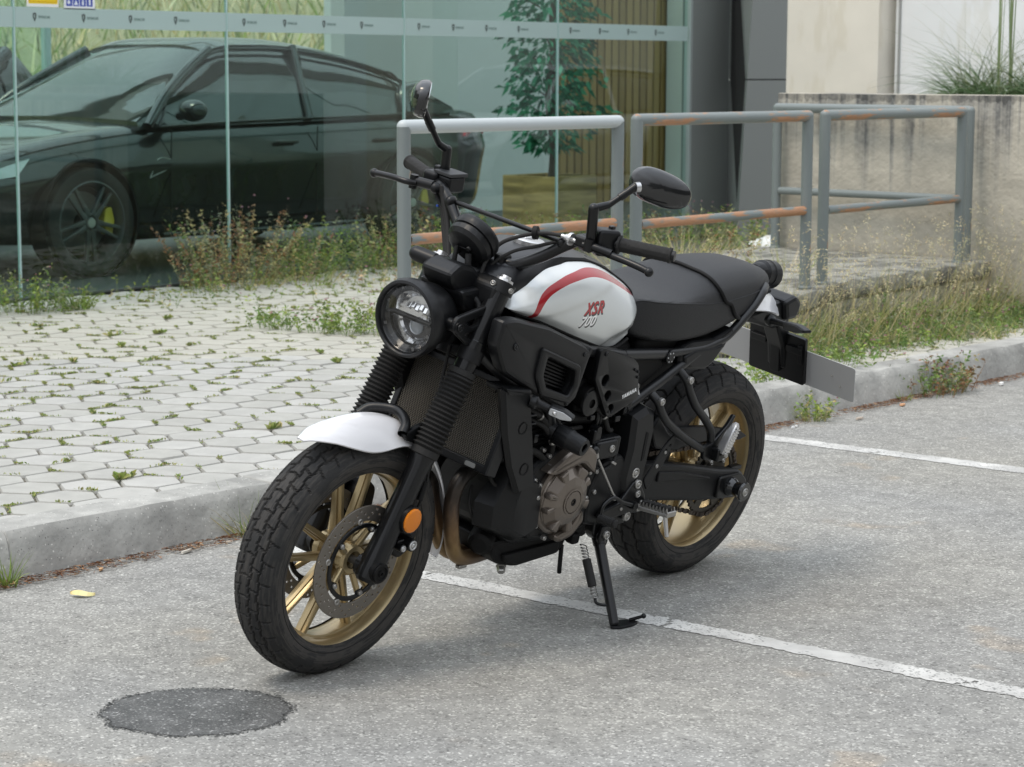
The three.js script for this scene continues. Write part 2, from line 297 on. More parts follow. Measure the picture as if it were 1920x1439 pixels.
// ---------- tube railings ----------
const railTex = (() => { // grey paint with rust breaking through in patches
  const n = 512, f = fbm(6, 5, 71), q = fbm(30, 3, 73);
  return rust => { const t = tex(n, 256, (i, j) => { const u = i / n, v = j / 256, k = smooth(1 - rust - .05, 1 - rust + .08, f(u * .5, v * 1.5) * .8 + q(u, v) * .28), s = q(u * 2, v * 2); return [lerp(.49, .64 + s * .12, k), lerp(.52, .47 + s * .10, k), lerp(.515, .35 + s * .08, k)]; }); return t; };
})();
const mRail = std({ map: railTex(.22), roughness: .42, metalness: .0 }), mRailRust = std({ map: railTex(.50), roughness: .62 }), mRailTop = std({ map: railTex(.36), roughness: .40 }), mRailSkyPale = std({ c: [.50, .545, .55], roughness: .36 });  // the pale bar material has the sky reflection in its colour
const tubeUV = (a, b, r) => rod(a, b, r, r, 20);
function railing(label, A, B, y0a, y0b, yt, ym, mTop, mMid) {
  const o = group('railing'), r = .027; tag(o, label, 'railing', 'tube railings along the ramp');
  const ax = V(A[0], 0, A[1]), bx = V(B[0], 0, B[1]);
  for (const [p, y0] of [[ax, y0a], [bx, y0b]]) { mesh('post', rod([p.x, y0 - .03, p.z], [p.x, yt, p.z], r, r, 20), mRail, o); mesh('base_collar', lathe([[r + .001, 0], [r + .006, .004], [r + .004, .012], [r, .016]], [p.x, y0 - .002, p.z], AY, 20), mRail, o); }
  const d = bx.clone().sub(ax).normalize();
  // mitred top: a real elbow at either end
  mesh('top_rail', G(rod([ax.x, yt, ax.z], [bx.x, yt, bx.z], r, r, 20), ball([ax.x, yt, ax.z], r * .999, 1, 1, 1, 20), ball([bx.x, yt, bx.z], r * .999, 1, 1, 1, 20)), mTop, o);
  const m = .0215; mesh('middle_rail', rod([ax.x + d.x * r * .9, ym, ax.z + d.z * r * .9], [bx.x - d.x * r * .9, ym, bx.z - d.z * r * .9], m, m, 18), mMid, o);
  return o;
}
railing('grey tube railing, top bar coloured pale for sky reflection, behind the handlebar', [6.24, -5.755], [7.585, -5.755], .125, .128, 1.199, .768, mRailSkyPale, mRailRust);
railing('grey tube railing with orange rusted middle bar, second from the left', [7.72, -5.755], [9.085, -5.755], .128, .375, 1.203, .752, mRailTop, mRailRust);
railing('grey tube railing on the landing, third from the left', [9.24, -5.755], [10.60, -5.755], .385, .402, 1.203, .745, mRailTop, mRailTop);
railing('dark grey tube railing running back along the concrete wall', [10.745, -5.79], [10.79, -7.04], .402, .402, 1.206, .735, mRail, mRail);

// ---------- showroom: glass front, cladding, interior ----------
const FZ = -10.05;
const mGlass = phys({ c: [.84, .945, .915], transmission: 1, thickness: 0, roughness: .0, ior: 1.42 });
const mEdge = phys({ c: [.45, .62, .60], roughness: .15, metalness: 0 });
const mClad = std({ c: [.27, .29, .28], roughness: .45, metalness: .15 }), mCladDark = std({ c: [.075, .085, .082], roughness: .5, metalness: .3 });
const show = group('showroom'); tag(show, 'glass fronted car showroom with grey clad corner', 'building');
const mx = [4.55, 6.14, 7.73, 9.316, 10.90, 12.52, 14.12];
for (let i = 0; i < mx.length - 1; i++) {
  const pane = mesh('glass_pane', new THREE.BoxGeometry(mx[i + 1] - mx[i] - .012, 3.2, .004).translate((mx[i] + mx[i + 1]) / 2, .13 + 1.6, FZ), mGlass, show);
}
for (const x of mx.slice(0, -1)) mesh('glass_joint', box(x, 1.73, FZ, .010, 3.2, .020, .002), mEdge, show);
mesh('corner_frame', box(14.135, 1.73, FZ, .03, 3.2, .06, .004), std({ c: [.5, .56, .55], roughness: .3, metalness: .4 }), show);
mesh('sill', box(9.2, .137, FZ, 10.0, .014, .06, .002), mCladDark, show);
{ // frosted band with the small repeated shield-and-name print left clear
  const W = 2048, H = 64;
  for (let i = 0; i < mx.length - 1; i++) {
    const a = mx[i] + .008, b = mx[i + 1] - .008; if (b < 7) continue;
    const g = new THREE.BoxGeometry(b - a, .112, .003); g.translate((a + b) / 2, 1.697, FZ + .006);
    const fm = phys({ c: [.58, .72, .70], roughness: .8, transmission: .30, thickness: 0 });
    mesh('frosted_band', g, fm, show);
    // shields and lettering: clear dark gaps in the frost
    for (let x = a + .12; x < b - .2; x += .345) {
      const s = ext([[0, .022], [.012, .026], [.024, .022], [.024, 0], [.012, -.024], [0, 0]], 0, .001, 0, [[[.006, .016], [.006, .002], [.012, -.010], [.015, .016]]]); s.translate(x, 1.697, FZ + .0085); mesh('shield_print', s, mPrint(), show);
      mesh('name_print', textStrip('SPINCAR', .11, .024, x + .035, 1.688, FZ + .009), mName(), show);
    }
  }
}
function mPrint() { return mPrint.m ??= std({ c: [.10, .125, .12], roughness: .7 }); }
function mName() { return mName.m ??= std({ roughness: .8, transparent: true, alphaTest: .4, map: canvasTex(256, 56, (c, w, h) => { c.clearRect(0, 0, w, h); c.fillStyle = 'rgb(110,135,130)'; c.font = 'bold 46px sans-serif'; c.textBaseline = 'middle'; c.fillText('SPINCAR', 4, h / 2 + 2, 246); }) }); }
function textStrip(s, w, h, x, y, z) { const g = new THREE.PlaneGeometry(w, h); g.translate(x + w / 2, y + h / 2, z); return g; }
{ // two notices stuck on the glass
  const a = mesh('notice', new THREE.BoxGeometry(.222, .30, .003).translate(7.93, 1.905, FZ + .006), std({ roughness: .5, map: canvasTex(256, 346, (c, w, h) => { c.fillStyle = '#f2f4f2'; c.fillRect(0, 0, w, h); c.fillStyle = '#f0cf1c'; c.fillRect(14, 10, w - 22, h - 30); c.strokeStyle = '#d8a514'; c.lineWidth = 5; c.strokeRect(22, 18, w - 38, h - 50); }) }), show); a.userData.label = 'yellow notice on the glass';
  const b = mesh('notice', new THREE.BoxGeometry(.222, .30, .003).translate(8.19, 1.897, FZ + .006), std({ roughness: .5, map: canvasTex(256, 346, (c, w, h) => { c.fillStyle = '#eef2f4'; c.fillRect(0, 0, w, h); for (let k = 0; k < 4; k++) for (let r = 0; r < 4; r++) { const x = 18 + k * 56, y = h - 78 - r * 66; c.fillStyle = '#3c4fae'; c.fillRect(x, y, 50, 58); c.fillStyle = '#e8eef6'; c.beginPath(); if (k == 0) { c.arc(x + 22, y + 34, 12, 0, 7); c.fill(); c.fillRect(x + 16, y + 8, 8, 22); } else if (k == 1) { c.moveTo(x + 8, y + 50); c.lineTo(x + 24, y + 14); c.lineTo(x + 42, y + 50); c.fill(); } else if (k == 2) { c.arc(x + 25, y + 16, 7, 0, 7); c.fill(); c.fillRect(x + 17, y + 24, 16, 26); } else { c.fillRect(x + 19, y + 8, 14, 42); } } }) }), show); b.userData.label = 'blue and white pictogram notice on the glass';
}
// cladding at the corner: a flat panel, a folded return and a leaning fin, with a seam
mesh('cladding_panel', G(box(14.40, 1.73, FZ - .02, .50, 3.2, .10, .004)), mClad, show);
{
  const P = (x, y, z) => V(x, y, z);
  const quad = (a, b, c, d) => { const g = new THREE.BufferGeometry(); g.setAttribute('position', new THREE.Float32BufferAttribute([...a, ...b, ...c, ...a, ...c, ...d], 3)); g.computeVertexNormals(); return g; };
  // fin: plan outline at the foot and at the top; leans to the right as it rises
  const foot = [[14.66, -10.03], [14.175, -9.60], [14.63, -9.585], [14.95, -10.1]], top = [[14.66, -10.03], [14.335, -9.60], [14.985, -9.585], [15.3, -10.1]];
  const ring = y => foot.map((f, i) => { const t = (y - .1) / 1.87, q = top[i]; return V(lerp(f[0], q[0], t), y, lerp(f[1], q[1], t)); });
  mesh('leaning_fin', loft([ring(.1), ring(1.345)], true, 10), mClad, show);
  mesh('leaning_fin', loft([ring(1.355), ring(3.3)], true, 10), mClad, show);
  mesh('fin_core', loft([ring(.11), ring(3.2)].map(r => r.map(p => p.clone().lerp(V(14.7, p.y, -9.9), .06))), true, 10), std({ c: [.02, .02, .02], roughness: .8 }), show);
}
// room shell
const mWallIn = std({ c: [.80, .81, .80], roughness: .9 }), mGreyIn = std({ c: [.58, .59, .59], roughness: .9 }), mFloorIn = std({ c: [.045, .05, .052], roughness: .5 }), mCeil = std({ c: [.7, .7, .68], roughness: .9 });
mesh('showroom_floor', box(9.5, .085, -13.6, 17.5, .10, 7.05, 0), mFloorIn, show);
mesh('back_wall', box(16.0, 1.73, -13.30, 5.0, 3.2, .12, 0), mWallIn, show);
mesh('wall_column', box(13.86, 1.73, -13.19, .74, 3.2, .16, .004), mGreyIn, show);
mesh('side_wall', box(18.35, 1.73, -11.7, .12, 3.2, 3.2, 0), mWallIn, show);
mesh('side_wall', box(.8, 1.73, -13.5, .12, 3.2, 6.9, 0), mWallIn, show);
mesh('roof', G(box(2.7, 3.40, -13.5, 4.0, .16, 7.2, 0), box(11.6, 3.40, -10.2, 13.8, .16, .5, 0), box(11.6, 3.40, -16.9, 13.8, .16, .5, 0)), mCeil, show);
mesh('added_skylight', box(11.6, 3.44, -13.5, 13.8, .01, 6.2, 0), phys({ c: [.9, .95, .93], transmission: 1, thickness: 0, roughness: 0 }), show);  // unseen glass roof, added to let more daylight into the showroom
for (let x = 5.2; x < 18.4; x += 1.3) mesh('added_skylight_beam', box(x, 3.38, -13.5, .07, .12, 6.2, 0), mCeil, show);
for (let i = 0; i < 5; i++) mesh('rear_pane', box(2.2 + i * 2.5, 1.73, -17.0, 2.42, 3.2, .01, 0), mGlass, show);
for (let i = 0; i < 6; i++) mesh('rear_mullion', box(.95 + i * 2.5, 1.73, -17.0, .06, 3.2, .08, .003), mEdge, show);
{ // timber slats on the back wall
  const mw = [[.50, .34, .13], [.55, .38, .15], [.46, .31, .12]].map(c => std({ c, roughness: .6, map: (() => { const f = fbm(8, 5, 201 + c[0] * 99 | 0); return tex(128, 512, (i, j) => { const g = .86 + (f(i / 128 * 3, j / 512 * .25) - .5) * .4; return [g, g * .97, g * .92]; }); })() }));
  mesh('slat_backing', box(17.3, 1.73, -13.23, 1.75, 3.2, .02, 0), std({ c: [.03, .025, .015], roughness: .8 }), show);
  for (let k = 0; k < 15; k++) mesh('timber_slat', box(16.52 + k * .114, 1.73, -13.20, .088, 3.2, .045, .004), mw[k % 3], show);
  mesh('white_pilaster', box(18.20, 1.73, -12.9, .16, 3.2, .5, .004), std({ c: [.75, .79, .78], roughness: .7 }), show);
}
// ---------- white building and planting beyond the wall ----------
{
  const b = group('white_building'); tag(b, 'white rendered building beyond the retaining wall', 'building');
  const f = fbm(8, 5, 43), plas = tint => std({ roughness: .9, map: tex(512, 512, (i, j) => { const u = i / 512, v = j / 512, g = .925 + (f(u, v) - .5) * .06; const st = smooth(.56, .7, f(u * 2, v * .6)) * .05; return [(g - st * .6) * tint[0], (g - st * .7) * tint[1], (g - st) * tint[2]]; }) });
  mesh('cream_wall', uvBox(box(13.15, 1.9, -8.06, .3, 3.8, .72, .005), 2), plas([1, .975, .92]), b);
  mesh('white_wall', uvBox(box(13.30, 1.9, -5.20, .3, 3.8, 4.92, .005), 2), plas([1.02, 1.03, 1.03]), b);
  mesh('wall_joint', box(13.145, 1.9, -7.625, .012, 3.8, .014, 0), std({ c: [.35, .36, .35], roughness: .8 }), b);
}
// ---------- motorcycle (frame: x forward, y up, z to its right; origin under the rear axle) ----------
const bike = group('motorcycle');
tag(bike, 'parked naked motorcycle with silver tank, red stripe and gold wheels', 'motorcycle');
bike.position.set(5.054, 0, -3.662); bike.rotation.set(-13.3526 * R, 180.473 * R, 0, 'YXZ');
const B = {
  plastic: phys({ c: [.0060, .0064, .0072], roughness: .38, specularIntensity: .68 }), satin: phys({ c: [.0050, .0053, .0060], roughness: .29, specularIntensity: .8 }), gloss: phys({ c: [.008, .0085, .0095], roughness: .16, clearcoat: .6, clearcoatRoughness: .08 }),
  matte: phys({ c: [.0070, .0073, .0080], roughness: .46, specularIntensity: .65 }), rubber: phys({ c: [.021, .0205, .020], roughness: .70, specularIntensity: .6 }), dark: phys({ c: [.004, .004, .0043], roughness: .62, specularIntensity: .55 }),
  gold: phys({ c: [.44, .345, .19], metalness: .72, roughness: .34, clearcoat: .25, clearcoatRoughness: .3 }), steel: std({ c: [.42, .41, .39], metalness: .85, roughness: .33 }), chrome: std({ c: [.72, .72, .72], metalness: 1, roughness: .14 }),
  alu: std({ c: [.60, .60, .60], metalness: .8, roughness: .30 }), white: phys({ c: [.80, .80, .82], roughness: .3, clearcoat: .9, clearcoatRoughness: .06 }), bronze: phys({ c: [.19, .162, .138], metalness: .80, roughness: .36, clearcoat: .3, clearcoatRoughness: .3 }),
  amber: phys({ c: [.74, .21, .002], roughness: .35, clearcoat: .3, clearcoatRoughness: .05 }), red: phys({ c: [.55, .012, .02], roughness: .3, clearcoat: .7 }), seat: std({ c: [.014, .0145, .016], roughness: .50 }), clear: phys({ c: [.97, .98, .98], transmission: 1, thickness: 0, roughness: .02, ior: 1.45 }),
  frame: phys({ c: [.009, .0095, .0105], roughness: .34 }),
};
const bp = (name, geo, mat, parent = bike) => { if (Array.isArray(geo)) { for (const g of geo) mesh(name, clean(g), mat, parent); return; } return mesh(name, geo, mat, parent); };
const S_ = (...l) => l.flat();   // separate pieces: one mesh each
const bolt = (p, dir, r = .006, h = .006) => lathe([[0, h], [r * .45, h], [r * .45, h - r * .5], [r * .55, h - r * .5], [r * .6, h], [r * .86, h * .92], [r, h * .6], [r, -.004]], p, dir, 12);
const L_ = V(0, 0, -1);

// ----- wheels -----
function tyreGeo(RO, prof, tread, NU, NV) { // prof(v in -1..1) -> [radius drop, z]; tread(u metres along, w metres across) -> groove depth
  const P = [], I = [], U = [];
  for (let i = 0; i <= NU; i++) for (let j = 0; j <= NV; j++) {
    const th = i / NU * 2 * Math.PI, v = j / NV * 2 - 1, [dr, z, nr, nz, w] = prof(v), g = tread(th * RO, w, th), r = RO - dr - nr * g, zz = z - nz * g;
    P.push(r * Math.cos(th), r * Math.sin(th), zz); U.push(th, v);
    if (i < NU && j < NV) { const a = i * (NV + 1) + j, b = a + NV + 1; I.push(a, a + 1, b, b, a + 1, b + 1); }
  }
  const g = new THREE.BufferGeometry(); g.setAttribute('position', new THREE.Float32BufferAttribute(P, 3)); g.setAttribute('uv', new THREE.Float32BufferAttribute(U, 2)); g.setIndex(I);
  g.computeVertexNormals(); const q = hard(g.toNonIndexed(), 42); return q;
}
function tyreProfile(hw, drop, rimR, RO, crownHW) { // crown arc then side wall
  const pts = [[-hw * .80, RO - rimR + .004], [-hw * .93, RO - rimR - .012], [-hw, (RO - rimR) * .55], [-crownHW, drop], [-crownHW * .82, drop * .58], [-crownHW * .55, drop * .24], [-crownHW * .27, drop * .055], [0, 0]];
  const full = [...pts, ...pts.slice(0, -1).reverse().map(p => [-p[0], p[1]])];
  const c = new THREE.CatmullRomCurve3(full.map(p => V(p[0], p[1], 0)), false, 'centripetal'); const L = c.getLength();
  return v => { const t = (v + 1) / 2, p = c.getPointAt(clamp(t)), d = c.getTangentAt(clamp(t)); return [p.y, p.x, d.x, d.y * 1, (t - .5) * L]; };
}
const gv = (d, w, dep) => dep * (1 - smooth(w * .55, w, d));  // groove of half width w
function treadFn(cols, pitch, RO, chev, dep, edge) {
  const n = Math.round(2 * Math.PI * RO / pitch), P = 2 * Math.PI * RO / n;
  return (s, w) => {
    let g = 0; const aw = Math.abs(w); if (aw > edge + .004) return 0;
    // zig-zag circumferential grooves
    cols.forEach((c, k) => { const ph = ((s / P + k * .5) % 1 + 1) % 1, zz = (Math.abs(ph - .5) * 4 - 1) * .0030; g = Math.max(g, gv(Math.abs(aw - c - zz), .0026, dep)); });
    // cross grooves, chevron within each column, staggered from column to column
    let k = 0; while (k < cols.length && aw > cols[k]) k++;
    const lo = k ? cols[k - 1] : -cols[0], hi = k < cols.length ? cols[k] : edge, mid = k ? (lo + hi) / 2 : 0, t = k ? (aw - mid) / ((hi - lo) / 2) : w / cols[0];
    const slant = aw * chev * 42 * .5;
    const ph = (((s + slant) / P + k * .5) % 1 + 1) % 1, d = Math.min(ph, 1 - ph) * P; g = Math.max(g, gv(d, .0032, dep * (k >= cols.length ? .8 : 1)) * (aw < edge ? 1 : 0));
    return g;
  };
}
const mTyre = (() => { // black rubber, dust caught on the side walls and dry grey scuffing on the blocks
  const f = fbm(16, 5, 811), q = fbm(60, 3, 813), t = tex(1024, 256, (i, j) => { const u = i / 1024, v = Math.abs(j / 128 - 1), n = f(u * 3, v * 2), d = smooth(.40, .62, n + (v > .66 ? .08 : -.06)) * (v > .66 ? 1 : .7), g = .182 + (q(u * 4, j / 256) - .5) * .035; return [g + d * .085, g + d * .075, g + d * .064]; }); t.repeat.set(1 / 6.2832, .5); t.offset.set(0, .5); return phys({ map: t, roughness: .74, specularIntensity: .6 });
})();
function wheel(name, c, RO, o) {
  const W = group(name, bike); W.position.set(...c);
  const prof = tyreProfile(o.hw, o.drop, .219, RO, o.crown);
  bp('tyre', tyreGeo(RO, prof, treadFn(o.cols, o.pitch, RO, o.chev, o.dep, o.edge), o.NU, o.NV), mTyre, W);
  { // side wall: raised rings and bead line
    const ringG = []; for (const sz of [-1, 1]) for (const [r, z, t] of [[.2315, o.hw * .925, .0016], [.252, o.hw * .995, .0008]]) { const g = new THREE.TorusGeometry(r, t, 6, 90); g.translate(0, 0, sz * z); ringG.push(g); } bp('sidewall_ring', G(ringG), B.rubber, W);
  }
  const b = o.rim; // half width of the rim at the flanges
  const half = [[.2185, b - .004], [.2235, b], [.2310, b + .001], [.2318, b - .004], [.2285, b - .0075], [.2200, b - .0105], [.2130, b - .019], [.2075, b - .033], [.2035, b * .30], [.2025, 0]];
  const sect = [...half, ...half.slice(0, -1).reverse().map(p => [p[0], -p[1]])];
  const outer = [...sect, [.2105, -b + .02], [.2105, b - .02], half[0]]; // closed barrel
  const rim = bp('rim', hard(lathe(outer, [0, 0, 0], V(0, 0, 1), 96), 28), B.gold, W);
  // ten I-section spokes in five pairs
  for (let k = 0; k < 10; k++) {
    const a = ((k >> 1) * 72 + (k & 1 ? 15.5 : -15.5) + o.rot) * R, lean = (k & 1 ? -1 : 1) * .06;
    const mk = (wa, wb, da, db) => { const rings = []; for (const [r, w, d] of [[.030, wa, da], [.075, lerp(wa, wb, .3), lerp(da, db, .3)], [.15, lerp(wa, wb, .75), lerp(da, db, .8)], [.2075, wb * 1.25, db]]) rings.push(rounded([[-w, -d], [w, -d], [w, d], [-w, d]], Math.min(w, d) * .45, 2).map(p => V(r, p[0] + (r - .12) * lean, p[1]))); return loft(rings, true, 40); };
    const g = G(mk(.0052, .0040, .021, .0150), (() => { const q = mk(.0100, .0072, .0052, .0045); return q; })()); g.rotateZ(a); bp('spoke', g, B.gold, W);
  }
  bp('hub', G(hard(lathe([[.022, -o.hub], [.034, -o.hub], [.040, -o.hub + .006], [.040, -.030], [.034, -.022], [.033, .022], [.040, .030], [.040, o.hub - .006], [.034, o.hub], [.022, o.hub]], [0, 0, 0], V(0, 0, 1), 36), 30)), B.gold, W);
  return W;
}
const fw = wheel('front_wheel', [1.405, .300, 0], .300, { hw: .0605, drop: .020, crown: .050, cols: [.0150, .0385], pitch: .0530, chev: .014, dep: .006, edge: .066, NU: 760, NV: 70, rim: .050, rot: 20, hub: .052 });
const rw = wheel('rear_wheel', [0, .313, 0], .313, { hw: .0885, drop: .030, crown: .078, cols: [.022, .058], pitch: .074, chev: .024, dep: .0065, edge: .097, NU: 760, NV: 84, rim: .075, rot: 4, hub: .075 });
// brake discs
function disc(parent, z, ro, ri, name = 'brake_disc', side = -1) {
  const holes = [circle(0, 0, ri, 60)]; const n = 30;
  for (let k = 0; k < n; k++) for (let q = 0; q < 3; q++) { if ((k + q) % 2 && q !== 1) continue; const a = (k * 12 + q * 5) * R, r = lerp(ri + .009, ro - .008, q / 2); holes.push(circle(r * Math.cos(a), r * Math.sin(a), .0032, 8)); }
  const g = ext(circle(0, 0, ro, 110).reverse(), -.0023, .0023, .0007, holes, 1); g.translate(0, 0, z);
  const d = bp(name, hard(g, 30), std({ c: [.235, .215, .19], metalness: .75, roughness: .42 }), parent);
  // black carrier with five arms, bobbins and bolts
  const arms = []; const ring = ext(circle(0, 0, ri - .006, 60).reverse(), -.003, .003, .001, [circle(0, 0, ri - .017, 60)], 1); ring.translate(0, 0, z + side * .001); arms.push(ring);
  for (let k = 0; k < 5; k++) { const a = (k * 72 + 38) * R, c = Math.cos(a), s = Math.sin(a); const ar = ext([[.036, -.0075], [ri - .010, -.006], [ri - .010, .006], [.036, .0075]], -.003, .003, .0015); ar.rotateZ(a); ar.translate(0, 0, z + side * .001); if (parent === rw) arms.push(ar); else { const tab = ext(circle(c * (ri - .019), s * (ri - .019), .009, 14).reverse(), -.004, .004, .001); tab.translate(0, 0, z); arms.push(tab); } }
  bp('disc_carrier', G(arms), B.satin, parent);
  const bb = []; for (let k = 0; k < 5; k++) { const a = (k * 72 + 38) * R, a2 = (k * 72 + 10) * R; bb.push(bolt([Math.cos(a) * (ri - .019), Math.sin(a) * (ri - .019), z + side * .004], V(0, 0, side), .0065, .006)); bb.push(lathe([[.003, .003], [.003, .005], [.0075, .005], [.0085, .003], [.0085, -.003]], [Math.cos(a2) * (ri + .001), Math.sin(a2) * (ri + .001), z], V(0, 0, side), 16)); }
  bp('disc_bolt', S_(bb), B.steel, parent);
}
disc(fw, -.063, .141, .103); disc(fw, .063, .141, .103, 'brake_disc', 1);
{ const a = []; for (let k = 0; k < 5; k++) { const t = (k * 72 + 38) * R; for (const s of [-1, 1]) a.push(rod([Math.cos(t) * .038, Math.sin(t) * .038, s * .045], [Math.cos(t) * .086, Math.sin(t) * .086, s * .060], .0085, .0075, 10)); } bp('disc_spider_arm', S_(a), B.gold, fw); }
disc(rw, .088, .122, .085, 'brake_disc', 1);

// ----- fork -----
const FD = V(-Math.sin(23.6 * R), Math.cos(23.6 * R), 0), fk = (s, z, off = 0) => V(1.398 + FD.x * s + FD.y * off, .297 + FD.y * s - FD.x * off, z);
for (const z of [-.102, .102]) {
  const sd = Math.sign(z), F = group('fork_leg', bike);
  bp('lower_leg', G(hard(lathe([[.0, -.034], [.022, -.033], [.030, -.024], [.0315, -.010], [.0305, .03], [.0275, .10], [.0270, .26], [.0300, .285], [.0310, .30], [.0310, .318], [.024, .32]], fk(0, z), FD, 36), 30), rod([1.398, .297, z - sd * .03], [1.398, .297, z + sd * .031], .0285, .0265, 30)), B.satin, F);
  // bellows
  const pr = [[.030, .288], [.0345, .291], [.0345, .306]]; const n = 17, a0 = .308, a1 = .494; for (let k = 0; k < n; k++) { const s0 = lerp(a0, a1, k / n), s1 = lerp(a0, a1, (k + .5) / n), q = lerp(1, .94, k / n); pr.push([.0310 * q, s0], [.0392 * q, s1]); } pr.push([.0300, a1], [.0335, a1 + .002], [.0335, a1 + .014], [.030, a1 + .016]);
  bp('fork_gaiter', hard(lathe(pr, fk(0, z), FD, 36), 24), B.rubber, F);
  bp('upper_cover', hard(lathe([[.0260, .505], [.0262, .555], [.0275, .557], [.0275, .582], [.0262, .584], [.0268, .70], [.0268, .712], [.024, .713]], fk(0, z), FD, 36), 30), B.satin, F);
  bp('fork_tube', rod(fk(.71, z), fk(.738, z), .0215, .0215, 28), B.satin, F);
  bp('fork_cap', hard(lathe([[.0205, .736], [.0215, .738], [.0205, .744], [.013, .745], [.012, .752], [.004, .753], [0, .753]], fk(0, z), FD, 28), 30), B.alu, F);
  bp('axle_cap', G(hard(lathe([[.024, 0], [.0235, .004], [.018, .005], [.017, .002], [.008, .002], [.0075, .006], [.0045, .006], [.004, .001], [0, .001]], [1.398, .297, z + sd * .031], V(0, 0, sd), 28), 30)), B.dark, F);
}
bp('front_axle', rod([1.400, .298, -.13], [1.400, .298, .13], .010), B.steel);
// triple clamps
{
  const tc = (s, th, half, mat, name) => { const c = fk(s, 0, -.028), pts = [];
    const g = G(...[-1, 1].map(k => rod(fk(s - th / 2, .102 * k), fk(s + th / 2, .102 * k), .031, .031, 28)), rod(fk(s - th / 2, 0, -.045), fk(s + th / 2, 0, -.045), .034, .034, 24), ...[-1, 1].map(k => { const a = fk(s, .102 * k), b = fk(s, .02 * k, -.045); const bar = new RoundedBoxGeometry(a.distanceTo(b), th * .8, .046, 2, .006); const m = new THREE.Matrix4().makeBasis(b.clone().sub(a).normalize(), FD.clone(), b.clone().sub(a).normalize().cross(FD)); m.setPosition(a.clone().lerp(b, .5)); bar.applyMatrix4(m); return bar; })); bp(name, g, mat); };
  tc(.722, .026, .102, B.matte, 'top_clamp'); tc(.548, .030, .102, B.matte, 'bottom_clamp');
  bp('steering_head', rod(fk(.55, 0, -.045), fk(.75, 0, -.045), .030, .030, 24), B.matte);
  bp('clamp_bolt', S_(bolt(fk(.722, -.133, .004), V(.35, .1, -1), .007, .004), bolt(fk(.722, -.10, .033), V(1, .3, -.3), .007, .006)), B.steel);
}
// ----- front brake: calliper behind the leg, hose, reflector -----
{
  const g = G(ext(rounded([[1.30, .30], [1.335, .33], [1.318, .43], [1.285, .452], [1.245, .42], [1.25, .33]], .014, 3), -.098, -.052, .006), ...[.345, .40].map(y => rod([1.283, y, -.10], [1.283, y, -.108], .019, .017, 18)));
  bp('brake_calliper', g, B.matte); bp('brake_calliper', mirrorZ(g), B.matte);
  bp('calliper_lug', G(rod([1.303, .352, -.10], [1.303, .352, -.137], .017, .0155, 20), rod([1.331, .347, -.108], [1.331, .347, -.132], .010, .010, 14), box(1.317, .350, -.112, .04, .026, .016, .005)), B.satin);
  bp('calliper_bolt', S_(bolt([1.303, .352, -.137], L_, .0125, .003), bolt([1.331, .347, -.132], L_, .008, .004)), B.alu);
  bp('brake_hose', S_(pipe([[1.285, .44, -.085], [1.27, .50, -.092], [1.255, .56, -.10], [1.235, .60, -.085], [1.20, .70, -.05], [1.17, .80, -.03]], .0045, 8, 40), pipe([[1.29, .385, -.098], [1.272, .44, -.108], [1.262, .50, -.110], [1.262, .56, -.105]], .0035, 8, 30)), B.rubber);
  bp('hose_clip', G(box(1.263, .535, -.104, .016, .022, .02, .003), rod([1.282, .455, -.115], [1.27, .50, -.112], .008, .007, 12)), B.dark);
  bp('reflector_mount', G(rod([1.322, .418, -.118], [1.322, .418, -.137], .0335, .0335, 32), box(1.325, .46, -.12, .02, .03, .008, .003)), B.plastic);
  const fac = lathe([[0, .0065], [.012, .0058], [.026, .0045], [.030, .002], [.030, -.004]], [1.322, .418, -.137], L_, 16); bp('reflector', hard(fac, 5), B.amber);
}
// ----- front mudguard -----
{
  const C = V(1.400, .298, 0), rings = [], N = 18; const hwF = spline1([58, 66, 80, 98, 112, 130, 150, 170, 186, 195], [.010, .046, .068, .073, .072, .066, .058, .050, .042, .026]), rF = spline1([58, 80, 105, 135, 165, 195], [.372, .352, .343, .337, .336, .342]), dropF = spline1([58, 66, 74, 84, 94, 108, 125, 150, 195], [.004, .024, .048, .066, .066, .046, .034, .030, .012]);
  for (let a = 57.5; a <= 190; a += 2.5) {
    const hw = hwF(a), r = rF(a), dr = dropF(a), up = [], lo = [], ca = Math.cos(a * R), sa = Math.sin(a * R);
    for (let k = 0; k <= N; k++) { const t = k / N * 2 - 1, z = hw * t, q = dr * Math.pow(Math.abs(t), 2.4); up.push(V(C.x + ca * (r - q), C.y + sa * (r - q), z)); const s = r - q - .0035; lo.push(V(C.x + ca * s, C.y + sa * s, z * .965)); }
    rings.push([...up, ...lo.reverse()]);
  }
  bp('front_mudguard', loft(rings, true, 50), B.white);
  const st = []; for (const s of [-1, 1]) st.push(ext(rounded([[1.335, .610], [1.272, .632], [1.232, .612], [1.236, .565], [1.262, .535], [1.288, .538], [1.282, .585], [1.318, .592]], .012, 3), s * .062, s * .078, .004)); bp('mudguard_stay', G(st, pipe([[1.335, .612, -.072], [1.31, .632, -.055], [1.285, .640, 0], [1.31, .632, .055], [1.335, .612, .072]], .012, 8, 30)), B.plastic);
  bp('mudguard_bolt', S_(bolt([1.277, .556, -.078], L_, .008, .005)), B.chrome);
}
